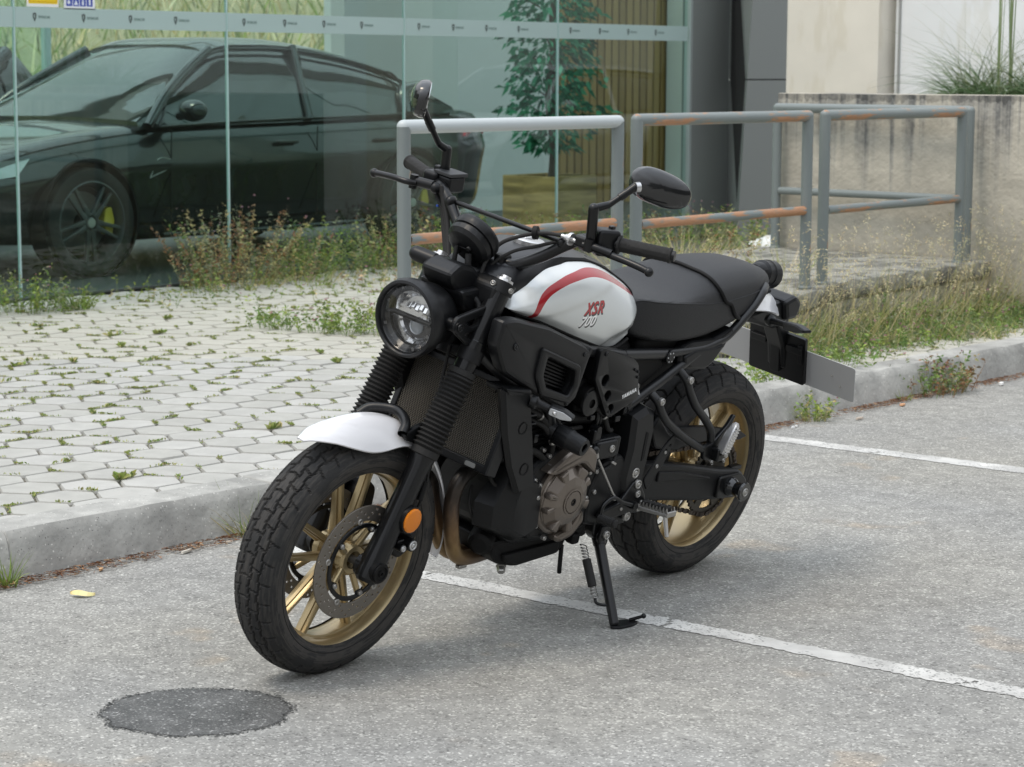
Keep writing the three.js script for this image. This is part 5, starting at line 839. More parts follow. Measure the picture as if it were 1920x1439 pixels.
// rear sub-frame links to the swing arm pivot, shock
bp('air_box', G(box(.635, .660, 0, .25, .23, .20, .03), box(.52, .60, 0, .16, .20, .18, .02), box(.60, .46, 0, .2, .2, .2, .02)), B.dark);
bp('rear_shock', G(rod([.60, .60, -.01], [.42, .43, -.01], .018, .018, 16), pipe(Array.from({ length: 120 }, (_, k) => { const t = k / 119, a = t * 2 * Math.PI * 7; const c = V(.60, .60, -.01).lerp(V(.44, .45, -.01), t), u = V(.7, -.7, 0), w = V(0, 0, 1); return c.addScaledVector(u, Math.cos(a) * .03).addScaledVector(w, Math.sin(a) * .03); }), .006, 6, 360), pipe([[.64, .625, -.10], [.62, .60, -.12], [.60, .61, -.13]], .012, 8)), B.dark);
bp('coil_cover', S_(...[0, 1, 2, 3].map(k => { const g = new THREE.TorusGeometry(.036, .0065, 8, 28); g.rotateY(1.2); g.translate(.665 - k * .013, .592 + k * .002, -.112); return g; })), B.satin);
// ----- side stand -----
{
  const S = group('side_stand', bike), a = V(.585, .275, -.150), b = V(.640, .083, -.298);
  bp('stand_bracket', G(ext(rounded([[.625, .335], [.585, .345], [.555, .31], [.560, .262], [.595, .250], [.62, .27]], .010, 3), -.165, -.135, .004), ext(rounded([[.605, .300], [.570, .295], [.572, .242], [.600, .235], [.612, .262]], .008, 3), -.182, -.170, .003)), B.satin, S);
  bp('stand_leg', G(rod(a.clone().lerp(b, .08), b, .0150, .0125, 18), rod(a, a.clone().lerp(b, .16), .019, .017, 16), ball(b, .0125)), B.satin, S);
  bp('stand_foot', (() => { const g = ext(rounded([[.660, 0], [.640, -.018], [.585, -.030], [.560, -.012], [.565, .018], [.60, .026], [.645, .02]], .01, 3), -.004, .004, .002); g.rotateX(-Math.PI / 2); g.rotateX(-13.35 * -R); g.translate(0, .0755, -.305); return g; })(), B.matte, S);
  bp('stand_feeler', G(rod([.583, .083, -.305], [.568, .104, -.335], .0048, .0042, 12), ball([.568, .104, -.335], .0070)), B.satin, S);
  bp('stand_bolt', bolt([.588, .274, -.182], L_, .0125, .007), B.steel, S);
  const coil = []; const c0 = V(.640, .245, -.155), c1 = V(.658, .135, -.235); for (let k = 0; k <= 200; k++) { const t = k / 200, an = t * 2 * Math.PI * 17; const p = c0.clone().lerp(c1, t); p.x += Math.cos(an) * .0085; p.z += Math.sin(an) * .0085; coil.push(p); }
  bp('stand_spring', G(pipe(coil, .0016, 5, 500)), B.steel, S); bp('spring_sleeve', rod(c0.clone().lerp(c1, .28), c0.clone().lerp(c1, .80), .0115, .0115, 16), B.rubber, S);
  bp('spring_hook', G(pipe([[.658, .135, -.235], [.66, .122, -.245], [.645, .118, -.258], [.635, .122, -.27]], .004, 6)), B.satin, S);
  bp('stand_switch', G(box(.665, .262, -.135, .03, .03, .03, .008), pipe([[.685, .24, -.12], [.69, .19, -.13], [.685, .165, -.13]], .006, 6)), B.dark, S);
}
// ----- tail -----
{
  const T = group('tail', bike);
  bp('tail_lamp', hard(lathe([[0, -.06], [.020, -.06], [.026, -.05], [.030, -.03], [.0365, -.022], [.0370, .0], [.0375, .004], [.0400, .005], [.0405, .034], [.0385, .037], [.034, .037], [.033, .032]], [-.200, .870, 0], V(-.985, -.17, 0), 40), 25), B.plastic, T);
  bp('tail_lamp_lens', lathe([[0, .036], [.02, .0355], [.034, .032]], [-.200, .870, 0], V(-.985, -.17, 0), 32), B.red, T);
  { const rings = []; for (let k = 0; k <= 16; k++) { const t = k / 16, x = lerp(.06, -.232, t), y = lerp(.838, .785, t) + .012 * Math.sin(t * 3.1), hw = lerp(.112, .058, t * t), up = [], lo = []; for (let j = 0; j <= 12; j++) { const q = j / 12 * 2 - 1, yy = y + .028 - .052 * Math.pow(Math.abs(q), 2.3); up.push(V(x, yy, q * hw)); lo.push(V(x, yy - .004, q * hw * .96)); } rings.push([...up, ...lo.reverse()]); } bp('tail_mudguard', loft(rings, true, 50), B.white, T); }
  bp('tail_bracket', G(ext(rounded([[.04, .815], [-.10, .775], [-.235, .795], [-.305, .805], [-.330, .765], [-.300, .728], [-.24, .712], [-.15, .735], [-.02, .765]], .012, 3), -.048, .048, .012), ext(rounded([[-.245, .800], [-.300, .815], [-.335, .790], [-.325, .745], [-.27, .74]], .012, 3), -.065, .065, .012)), B.plastic, T);
  bp('tail_arm', G(ext(rounded([[-.275, .755], [-.335, .745], [-.375, .66], [-.392, .575], [-.372, .575], [-.345, .64], [-.285, .715]], .012, 3), -.030, .030, .008)), B.plastic, T);
  const slope = Math.atan2(.042, .13); // the holder leans back
  const pl = (y0, y1, z0, z1, th, off, r) => { const g = ext(rounded([[z0, y0], [z1, y0], [z1, y1], [z0, y1]], r, 4), -th / 2, th / 2, Math.min(.0012, th / 3)); const m = new THREE.Matrix4().makeBasis(V(0, 0, 1), V(.307, .952, 0).normalize(), V(-.952, .307, 0).normalize()); m.setPosition(V(-.372 - off * .952, .612 + off * .307, 0)); g.applyMatrix4(m); return g; };
  bp('plate_holder', pl(-.070, .082, -.098, .098, .012, 0, .008), B.plastic, T);
  bp('holder_rib', G(pl(-.05, .08, -.016, .016, .02, -.008, .008), pl(.03, .05, -.09, -.035, .016, -.006, .006), pl(.0, .06, -.09, -.075, .012, -.006, .004), pl(.03, .05, .035, .09, .016, -.006, .006)), B.plastic, T);
  bp('number_plate', pl(-.072, .040, -.262, .262, .0022, .0085, .010), std({ c: [.47, .475, .48], metalness: .25, roughness: .45 }), T).userData.label = 'bare grey back of the long number plate';
  bp('plate_rivet', S_(...[[-.185, -.01], [-.215, -.035]].map(([z, y]) => { const p = V(-.372, .612, z).addScaledVector(V(.307, .952, 0), y).addScaledVector(V(-.952, .307, 0), .006); return bolt(p, V(.952, -.307, 0), .0025, .002); })), B.steel, T);
}
indicator('rear_indicator', [-.135, .765, -.085], [-.110, .775, -.165], null, std({ c: [.02, .02, .022], roughness: .2 }), .085); indicator('rear_indicator', [-.135, .765, .085], [-.110, .775, .165], null, std({ c: [.02, .02, .022], roughness: .2 }), .085);
// ---------- plants ----------
class Sprig { // collects small leaf-sized faces with a colour of their own
  constructor() { this.p = []; this.c = []; }
  tri(a, b, c, col) { for (const q of [a, b, c]) { this.p.push(q.x, q.y, q.z); this.c.push(...col); } }
  blade(o, dir, len, w, droop, col, seg = 3) { // curved tapering strip
    let p = o.clone(), d = dir.clone().normalize(), side = d.clone().cross(V(rr(-1, 1), .2, rr(-1, 1))).normalize(), pl = p.clone().addScaledVector(side, -w / 2), pr = p.clone().addScaledVector(side, w / 2);
    for (let k = 1; k <= seg; k++) { d.y -= droop / seg; d.normalize(); p = p.clone().addScaledVector(d, len / seg); const ww = w * (1 - k / seg) / 2, nl = p.clone().addScaledVector(side, -ww), nr = p.clone().addScaledVector(side, ww); this.tri(pl, nl, pr, col); if (k < seg) this.tri(pr, nl, nr, col); pl = nl; pr = nr; }
    return p;
  }
  leaf(o, dir, len, w, col) { const d = dir.clone().normalize(), s = d.clone().cross(V(rr(-1, 1), rr(-.3, 1), rr(-1, 1))).normalize(), m = o.clone().addScaledVector(d, len * .45), t = o.clone().addScaledVector(d, len); t.y -= len * .15; const l = m.clone().addScaledVector(s, w / 2), r = m.clone().addScaledVector(s, -w / 2); l.y += w * .12; r.y += w * .12; this.tri(o, l, m, col); this.tri(o, m, r, col); this.tri(l, t, m, col); this.tri(m, t, r, col); }
  geo() { const g = new THREE.BufferGeometry(); g.setAttribute('position', new THREE.Float32BufferAttribute(this.p, 3)); g.setAttribute('color', new THREE.Float32BufferAttribute(this.c, 3)); g.computeVertexNormals(); return g; }
}
const mLeaf = phys({ vertexColors: true, roughness: .75, side: THREE.DoubleSide, transmission: .25, thickness: 0 });
const vary = (c, a = .25) => { const k = 1 + rr(-a, a); return [c[0] * k * (1 + rr(-.12, .12)), c[1] * k, c[2] * k * (1 + rr(-.1, .1))]; };
const GREEN = [.15, .24, .05], LIME = [.27, .36, .07], DRY = [.46, .41, .18], STRAW = [.68, .60, .36], RUSTY = [.28, .16, .07], GREYG = [.24, .27, .15];
const up = (s = .4) => V(rr(-s, s), 1, rr(-s, s));
function weed(sp, x, y, z, h, n, r, pal, leafy = 1) { // branching stems with small leaves and a few seed heads
  for (let k = 0; k < n; k++) {
    const a = rr(0, 6.28), d = r * Math.sqrt(rnd()), o = V(x + Math.cos(a) * d, y, z + Math.sin(a) * d), dir = V(Math.cos(a) * d / r * .5 + rr(-.25, .25), 1, Math.sin(a) * d / r * .5 + rr(-.25, .25)), L = h * rr(.35, 1), col = vary(pick(pal));
    sp.blade(o, dir, L, .0035, rr(0, .35), vary(pick(pal), .2), 3);
    const dn = dir.normalize(), m = Math.round(L / .015 * leafy);
    for (let j = 0; j < m; j++) { const t = rr(.1, 1), p = o.clone().addScaledVector(dn, L * t); p.y -= .08 * L * t * t; sp.leaf(p, V(rr(-1, 1), rr(-.1, .9), rr(-1, 1)), rr(.014, .034), rr(.006, .014), vary(col, .3)); }
    if (rnd() < .14) { const p = o.clone().addScaledVector(dn, L); for (let j = 0; j < 4; j++) sp.leaf(p, V(rr(-1, 1), rr(.2, 1), rr(-1, 1)), .012, .008, vary([.42, .22, .26], .2)); }
  }
}
function tuft(sp, x, y, z, h, n, r, pal, w = .004, droop = .9) { for (let k = 0; k < n; k++) { const a = rr(0, 6.28), d = r * Math.sqrt(rnd()); sp.blade(V(x + Math.cos(a) * d, y, z + Math.sin(a) * d), V(Math.cos(a) * .5 + rr(-.3, .3), 1, Math.sin(a) * .5 + rr(-.3, .3)), h * rr(.4, 1), w * rr(.6, 1.2), droop * rr(.3, 1.2), vary(pick(pal))); } }
function grassHead(sp, x, y, z, h, pal, lean) { // tall dry stalk with a nodding ear
  const d = V(rr(-.35, .35) + lean[0], 1, rr(-.35, .35) + lean[1]), p = sp.blade(V(x, y, z), d, h, .0028, rr(.3, .8), vary(pick(pal), .2), 4);
  for (let j = 0; j < 7; j++) sp.leaf(p.clone().add(V(rr(-.01, .01), -j * .006, rr(-.01, .01))), V(rr(-.6, .6) + lean[0], rr(-.3, .8), rr(-.6, .6)), rr(.012, .022), .004, vary(STRAW, .2));
}
{ // moss and little weeds filling the joints of the paving: nobody could count them
  const sp = new Sprig(), s = .19;
  for (let k = 0; k < 3400; k++) {
    const x = rr(3.2, 10.4), z = rr(-9.9, kz(x) - .2); if (!inView(x, .13, z, 1.1) || (x > 7.95 && z > -7.2 && z < -5.6)) continue;
    // snap to a joint
    const i = Math.round((x - 4.373) / (s * .866)), a = i * s * .866, b = (z + 5.186 - a * .0215) - (i & 1 ? s / 2 : 0), j = Math.round(b / s), cx = 4.373 + a - (j * s + (i & 1 ? s / 2 : 0)) * Math.sin(3 * R), cz = -5.186 + a * .0215 + (j * s + (i & 1 ? s / 2 : 0)), e = pick([0, 1, 2, 3, 4, 5]), r = s / Math.sqrt(3), A = V(cx + r * Math.cos(e * 60 * R), .128, cz + r * Math.sin(e * 60 * R)), Bq = V(cx + r * Math.cos((e + 1) * 60 * R), .128, cz + r * Math.sin((e + 1) * 60 * R));
    const dens = .45 + .5 * smooth(.45, .62, F2(cx * .13, cz * .13)) ; if (rnd() > dens) continue;
    const t0 = rnd() < .6 ? 0 : rr(.1, .6), n = 14 + rnd() * 46 | 0, hgt = rnd() < .06 ? rr(.016, .03) : rr(.006, .013);
    for (let q = 0; q < n; q++) { const t = clamp(t0 + Math.abs(rr(-1, 1) * rr(0, 1)) * .75), p = A.clone().lerp(Bq, t); p.x += rr(-.006, .006); p.z += rr(-.006, .006); sp.leaf(p, V(rr(-1, 1), rr(.4, 1.6), rr(-1, 1)), hgt * rr(.6, 1.4), hgt * rr(.3, .6), vary(pick([LIME, [.38, .42, .12], [.32, .36, .12], GREEN, DRY]), .25)); }
  }
  const o = mesh('joint_weeds', sp.geo(), mLeaf); tag(o, 'small green weeds growing in the joints of the hexagonal paving', 'weeds', null, 'stuff');
}
function clump(label, spots, y = .128, name = 'weed_clump') { const sp = new Sprig(); for (const f of spots) f(sp, y); const g = sp.geo(); return tag(mesh(name, g, mLeaf), label, 'weeds', 'weeds around the paving'); }
const W_ = (x, z, h, n, r, pal, l) => (sp, y) => weed(sp, x, y, z, h, n, r, pal, l), T_ = (x, z, h, n, r, pal, w, d) => (sp, y) => tuft(sp, x, y, z, h, n, r, pal, w, d);
const P1 = [GREEN, LIME, GREYG], P2 = [GREYG, GREEN, RUSTY, DRY], P3 = [LIME, DRY, GREEN], P4 = [DRY, STRAW, RUSTY, GREYG];
clump('bushy flowering weed at the foot of the glass, far left', [W_(7.36, -9.55, .28, 70, .17, [GREYG, GREEN, LIME]), W_(7.46, -9.46, .20, 40, .14, P1)]);
clump('bright green grass tuft beside the far left weed', [T_(7.64, -9.45, .20, 90, .07, [LIME, GREEN], .006), W_(7.66, -9.43, .14, 20, .06, [LIME])]);
clump('sparse low weeds on pale paving below the car wheel', [W_(8.16, -9.69, .17, 9, .10, P3, .7), W_(8.30, -9.55, .14, 10, .14, P3, .7), W_(8.55, -9.5, .16, 12, .16, P3, .7), W_(8.02, -9.2, .10, 9, .12, P3)]);
clump('tall reddish weed bush against the glass left of centre', [W_(9.07, -9.80, .52, 75, .22, P2), W_(8.86, -9.82, .40, 42, .18, P2), W_(9.28, -9.86, .55, 60, .18, [RUSTY, GREYG, DRY]), T_(9.1, -9.72, .22, 120, .25, [LIME, DRY], .004)]);
clump('mixed green and brown weeds below the glass joint', [W_(9.55, -9.82, .38, 60, .2, P2), W_(9.72, -9.86, .30, 40, .16, [DRY, LIME]), T_(9.55, -9.68, .20, 120, .24, [DRY, LIME], .004), W_(8.75, -9.5, .16, 18, .2, P3)]);
clump('dense green weed bank along the glass left of the first post', [W_(10.02, -9.86, .42, 80, .25, P1), W_(10.35, -9.86, .40, 80, .25, [GREEN, LIME, DRY]), W_(10.68, -9.86, .45, 80, .24, P2), W_(10.95, -9.86, .42, 60, .2, P1)]);
clump('low ochre weeds scattered over the pale paving', [W_(9.3, -9.3, .13, 22, .3, P3), W_(9.7, -9.25, .15, 26, .3, P4), W_(10.2, -9.4, .16, 30, .35, P3), W_(8.6, -9.0, .10, 14, .3, [LIME, GREEN]), W_(9.1, -8.8, .10, 14, .3, P3), W_(10.5, -9.3, .20, 30, .3, P4), W_(9.5, -8.6, .12, 14, .3, P3)]);
clump('weeds along the glass behind the handlebar', [W_(11.25, -9.84, .40, 60, .2, P3), W_(11.6, -9.86, .36, 55, .22, P1), W_(11.95, -9.86, .32, 50, .22, P3), W_(12.3, -9.86, .34, 50, .22, P2)]);
clump('pale weeds at the foot of the glass by the planter', [W_(12.7, -9.86, .34, 50, .22, P3), W_(13.1, -9.86, .36, 50, .22, P1), W_(13.5, -9.84, .36, 45, .2, P4), W_(13.9, -9.82, .34, 40, .2, P3)]);
clump('low broad green weed at the edge of the paving, left one', [W_(7.73, -8.08, .14, 30, .09, [GREEN, LIME]), W_(7.69, -7.93, .12, 22, .06, [GREEN])]);
clump('broad green weeds beside the headlamp', [W_(7.76, -7.72, .17, 44, .11, [GREEN, LIME]), W_(7.80, -7.57, .16, 44, .10, [GREEN, LIME]), W_(7.88, -7.45, .24, 50, .12, [LIME, GREEN]), W_(7.95, -7.3, .24, 50, .14, [LIME, GREEN, DRY])]);
clump('green weeds in front of the grey cladding', [W_(13.1, -9.28, .30, 40, .25, P1), W_(13.45, -9.15, .36, 45, .25, P1), W_(12.7, -9.3, .25, 30, .25, P3), W_(13.3, -8.7, .35, 60, .35, P3), W_(12.6, -8.4, .35, 60, .35, P3)]);
clump('grass growing on the ramp between the railings', [T_(9.0, -6.5, .34, 190, .30, [DRY, STRAW, LIME], .004), T_(9.5, -6.8, .42, 160, .25, [STRAW, DRY], .004), T_(9.75, -6.3, .30, 90, .18, [DRY, STRAW, LIME], .004), T_(8.75, -6.6, .34, 160, .25, [LIME, DRY], .004), W_(9.6, -6.6, .40, 14, .2, [RUSTY, DRY])], .37);
{ // wild grass bank between the ramp and the kerb
  const sp = new Sprig();
  const bank = (x, z) => smooth(7.9, 9.2, x) * smooth(-5.05 + (x - 9) * .03, -5.30, z);
  for (let k = 0; k < 20000; k++) { const x = rr(7.9, 12.2), z = rr(-5.66, -4.99), e = clamp(1.15 * smooth(8.0, 8.9, x + (z + 5.66) * -1.6) * smooth(-4.98, -5.35 + smooth(9.6, 10.6, x) * .22, z)); if (rnd() > e || (x > 10.78 && z < -5.10 && x < 11.1)) continue; const near = smooth(-5.62, -5.2, z); const cl = F1(x * .9, z * .9) * .65 + F3(x * .2, z * .2) * .35, hh = lerp(.25, 1.9, smooth(.36, .66, cl)); if (cl < .40 && rnd() < .7) continue; sp.blade(V(x, .125, z), up(.75), rr(.06, .17) * lerp(1.5, .6, near) * hh, .0046, rr(.2, 1.5), vary(pick(cl > .54 ? [LIME, DRY, STRAW, GREEN, GREYG] : [GREEN, GREEN, LIME, GREYG, [.20, .28, .07], DRY]), .28)); }
  for (let k = 0; k < 620; k++) { const x = rr(8.2, 11.2), z = rr(-5.66, -5.35); grassHead(sp, x, .125, z, rr(.25, .62), [STRAW, DRY, DRY], [rr(-.3, .5), rr(0, .3)]); }
  for (let k = 0; k < 1700; k++) { const x = rr(8.1, 11.6), z = rr(-5.6, -5.0), e = smooth(8.0, 9.0, x) * smooth(-5.02, -5.25, z); if (rnd() > e) continue; weed(sp, x, .125, z, rr(.05, .20) * lerp(1.3, .6, smooth(-5.6, -5.2, z)), 1, .02, [GREEN, LIME, GREYG, [.14, .24, .05]], 1); }
  tag(mesh('wild_grass', sp.geo(), mLeaf), 'wild green and straw coloured grass between ramp and kerb', 'grass', null, 'stuff');
}
clump('small green weed patch near the number plate', [W_(7.68, -5.05, .10, 26, .07, [LIME, GREEN]), W_(7.9, -5.2, .07, 20, .12, [LIME])]);
clump('low green weeds spreading over the paving by the kerb', [W_(8.35, -5.12, .09, 40, .17, [LIME, GREEN]), W_(8.6, -5.2, .10, 40, .16, [LIME, GREEN]), W_(8.1, -5.35, .07, 26, .2, [LIME])]);
clump('dry grass tuft at the kerb foot left of the front wheel', [T_(4.60, -4.90, .20, 90, .06, [LIME, GREEN, DRY], .004), T_(4.66, -4.88, .14, 40, .05, [STRAW, DRY], .003)], 0);
clump('green grass blades at the kerb foot, left edge', [T_(3.70, -4.90, .15, 34, .035, [LIME, GREEN], .006, .7)], 0);
clump('weed at the kerb foot below the number plate', [W_(7.66, -4.80, .13, 34, .06, [LIME, GREEN, DRY]), T_(7.65, -4.80, .12, 40, .05, [DRY, LIME], .003)], 0);
clump('grey green twiggy weed at the kerb foot, right', [W_(8.62, -4.79, .20, 60, .12, [GREYG, RUSTY, GREEN]), W_(8.80, -4.78, .20, 46, .09, [RUSTY, GREEN, DRY]), T_(8.4, -4.80, .09, 20, .03, [LIME], .005)], 0);
clump('weed at the kerb foot, right edge', [W_(9.75, -4.77, .16, 40, .09, [GREYG, DRY, GREEN])], 0);
{ // pine litter swept along the kerb foot
  const sp = new Sprig();
  const litter = []; for (let k = 0; k < 9000; k++) { const x = rr(3.2, 11), d = Math.pow(rnd(), 1.8) * (.055 + .05 * F1(x * .3, .2)); if (F1(x * .21, .7) < .40 && rnd() < .75) continue; const z = kz(x) + .004 + d, a = rr(0, 6.28), l = rr(.012, .04), c = vary(pick([[.24, .10, .05], [.30, .15, .07], [.16, .08, .045], [.40, .26, .14]]), .3), y = .005 + rr(0, .006); const A = V(x, y, z), Bq = V(x + Math.cos(a) * l, y + rr(-.002, .004), z + Math.abs(Math.sin(a)) * l * .6 + .001), w = rr(.0012, .0028); sp.tri(A, V(A.x + w, A.y + .002, A.z + w), Bq, c); sp.tri(A, Bq, V(A.x - w, A.y + .001, A.z + w), c); }
  tag(mesh('pine_litter', sp.geo(), std({ vertexColors: true, roughness: .95, side: THREE.DoubleSide })), 'reddish brown pine litter along the foot of the kerb', 'litter', null, 'stuff');
}
{ // bits lying about
  const chip = (name, label, x, z, l, w, h, c, a, y = .004) => { const n = 7, top = [], bt = []; for (let k = 0; k < n; k++) { const t = k / n * 6.28, r = rr(.75, 1.15); top.push(V(Math.cos(t) * l * r * .92, h, Math.sin(t) * w * r * .92)); bt.push(V(Math.cos(t) * l * r, 0, Math.sin(t) * w * r)); } const g = loft([bt, top], true, 30); g.rotateY(a); g.translate(x, y, z); return tag(mesh(name, g, std({ c, roughness: .8 })), label, 'debris'); };
  chip('wood_chip', 'long pale bark chip at the kerb foot left of the front wheel', 4.30, -4.84, .030, .006, .006, [.62, .58, .5], .25); chip('wood_chip', 'small pale chip nearest the front tyre by the kerb', 4.47, -4.845, .018, .005, .004, [.6, .5, .4], -.2);
  chip('wood_chip', 'orange bark chip at the kerb foot, further left', 3.98, -4.845, .014, .006, .005, [.55, .33, .17], .5); chip('wood_chip', 'orange bark chip below the twiggy kerb weed', 8.25, -4.72, .026, .012, .006, [.55, .30, .16], .2);
  chip('wood_chip', 'pale bark chip on the road near the number plate', 7.80, -4.66, .026, .010, .007, [.50, .42, .34], -.1); chip('litter_paper', 'white scrap of paper by the kerb on the right', 9.1, -4.70, .030, .012, .010, [.75, .75, .73], .4);
  chip('pebble', 'white pebble at the kerb foot right of the rear wheel', 7.42, -4.74, .008, .006, .007, [.8, .8, .78], 0); chip('pebble', 'white pebble beside its twin right of the rear wheel', 7.46, -4.75, .007, .006, .006, [.8, .8, .78], 0);
  const lf = new Sprig(); { const P = []; const n = 10, sh = (t, s) => V(-.034 + t * .068, .010 + .003 * Math.sin(t * 5) - .004 * s, s * .013 * Math.sin(Math.PI * Math.pow(t, .8)) + .01 * Math.sin(t * 3)); for (let k = 0; k < n; k++) { const a = k / n, b = (k + 1) / n, c = vary([.72, .62, .30], .06); lf.tri(sh(a, -1), sh(b, -1), sh(a, 0), c); lf.tri(sh(a, 0), sh(b, -1), sh(b, 0), c); lf.tri(sh(a, 0), sh(b, 0), sh(a, 1), c); lf.tri(sh(a, 1), sh(b, 0), sh(b, 1), c); } }
  const g = lf.geo(); g.rotateY(-.87); g.translate(3.751, 0, -4.645); tag(mesh('fallen_leaf', g, std({ vertexColors: true, roughness: .7, side: THREE.DoubleSide })), 'yellow fallen leaf on the asphalt near the kerb', 'leaf');
  const bag = new THREE.IcosahedronGeometry(.16, 3), bpv = bag.attributes.position; for (let k = 0; k < bpv.count; k++) { const x = bpv.getX(k), y = bpv.getY(k), z = bpv.getZ(k), q = .7 + .6 * F1(x * 2 + .3, z * 2 + y); bpv.setXYZ(k, x * 1.1 * q, Math.max(0, y * .75 * q + .05), z * q); } bag.computeVertexNormals(); bag.translate(12.75, .13, -8.35); tag(mesh('plastic_sheet', bag, std({ c: [.78, .79, .78], roughness: .6 })), 'crumpled white plastic sheet on the ground beside the far railing post', 'plastic sheet');
}
{ // ornamental grass on the planter above the wall
  const sp = new Sprig();
  for (let k = 0; k < 1500; k++) { const a = rr(0, 6.28), c = pick([[11.5, -6.02], [11.5, -5.72], [11.6, -6.25], [11.7, -5.5]]), r = rr(0, .07); sp.blade(V(c[0] + Math.cos(a) * r, 1.22, c[1] + Math.sin(a) * r), V(Math.cos(a) * rr(.2, 1.1), 1, Math.sin(a) * rr(.2, 1.1)), rr(.25, .75), .0055, rr(1.2, 2.6), vary(pick([[.05, .11, .025], [.07, .15, .035], [.10, .19, .06], [.16, .22, .10]]), .25), 5); }
  for (let k = 0; k < 90; k++) { const a = rr(0, 6.28), c = [11.5, -5.98]; sp.blade(V(c[0], 1.22, c[1] + rr(-.3, .3)), V(Math.cos(a) * .5, 1, Math.sin(a) * .6), rr(.5, .95), .004, rr(.5, 1.5), vary([.30, .34, .18], .3), 6); }
  for (const [z, h] of [[-5.95, 1.5], [-5.80, 1.5], [-6.02, 1.4]]) for (let j = 0; j < 5; j++) sp.blade(V(11.5, 1.22, z + rr(-.015, .015)), V(rr(-.03, .03), 1, rr(-.04, .04)), h, .012, .02, vary([.24, .30, .13], .15), 5);
  tag(mesh('ornamental_grass', sp.geo(), mLeaf), 'arching green ornamental grass on top of the retaining wall', 'grass plant');
}
{ // dry bank seen through the showroom's far window
  const g = new THREE.PlaneGeometry(60, 14, 80, 20); g.rotateX(-Math.PI / 2); const p = g.attributes.position; for (let k = 0; k < p.count; k++) { const x = p.getX(k), z = p.getZ(k), t = (7 - z) / 14; p.setXYZ(k, x + 14, .05 + t * 5.5 + (F1(x * .05, z * .05) - .5) * .5 * t, z - 26); } g.computeVertexNormals();
  const f = fbm(10, 5, 611); struct(mesh('bank', uvBox(g, 8), std({ roughness: 1, map: tex(512, 512, (i, j) => { const n = f(i / 512, j / 512); return [lerp(.50, .66, n), lerp(.50, .63, n), lerp(.36, .50, n)]; }) })));
  const sp = new Sprig(); for (let k = 0; k < 9000; k++) { const x = rr(6, 30), t = Math.pow(rnd(), 1.5) * .8, z = -19 - t * 14; sp.blade(V(x, .05 + t * 5.5, z), up(.5), rr(.3, .9), .035, rr(.2, 1), vary(pick([DRY, STRAW, STRAW, GREEN, LIME, GREYG]), .25)); }
  tag(mesh('bank_grass', sp.geo(), mLeaf), 'dry grass bank seen through the rear showroom windows', 'grass', null, 'stuff');
}
{ // indoor fig tree in a timber planter
  const pl = group('planter_box'); tag(pl, 'square timber planter box inside the showroom', 'planter'); const px = 14.05, pz = -11.35;
  const mWood = std({ c: [.72, .52, .25], roughness: .55, map: (() => { const f = fbm(6, 5, 701); return tex(256, 256, (i, j) => { const g = .82 + (f(i / 256 * .4, j / 256 * 3) - .5) * .5; return [g, g * .96, g * .9]; }); })() });
  for (const [dx, dz, w, d] of [[0, .26, .54, .025], [0, -.26, .54, .025], [.26, 0, .025, .50], [-.26, 0, .025, .50]]) mesh('side_board', uvBox(box(px + dx, .355, pz + dz, w, .44, d, .003), .6), mWood, pl);
  mesh('planter_soil', box(px, .50, pz, .49, .06, .49, 0), mBed, pl);
  const t = group('indoor_fig_tree'); tag(t, 'leafy green fig tree in the timber planter behind glass', 'tree');
  mesh('trunk', G(pipe([[px, .5, pz], [px + .02, .8, pz + .01], [px - .03, 1.2, pz], [px + .01, 1.7, pz + .02], [px, 2.3, pz]], .022, 8, 40), pipe([[px + .03, .5, pz + .03], [px - .01, .9, pz + .04], [px + .04, 1.4, pz], [px, 1.9, pz]], .016, 8, 40), ...Array.from({ length: 16 }, (_, k) => { const y = .85 + k * .085, a = k * 2.4; return rod([px, y, pz], [px + Math.cos(a) * .28, y + .14, pz + Math.sin(a) * .28], .008, .003, 5); })), std({ c: [.10, .075, .05], roughness: .9 }), t);
  const sp = new Sprig(); for (let k = 0; k < 1900; k++) { const y = rr(.78, 2.35), R0 = .44 * (y < 1.05 ? lerp(.5, 1, (y - .78) / .27) : 1) * (y > 1.15 && y < 1.28 ? .72 : 1), a = rr(0, 6.28), r = R0 * Math.pow(rnd(), .6), lump = .35 + 1.1 * F1(a * .16 + .2, y * .6); sp.leaf(V(px + Math.cos(a) * r * lump, y, pz + Math.sin(a) * r * lump), V(Math.cos(a) + rr(-.6, .6), rr(-1.0, .2), Math.sin(a) + rr(-.6, .6)), rr(.04, .12), rr(.02, .055), vary(pick([[.02, .20, .10], [.035, .28, .14], [.07, .36, .20], [.015, .12, .06]]), .25)); }
  mesh('crown', sp.geo(), mLeaf, t);
}
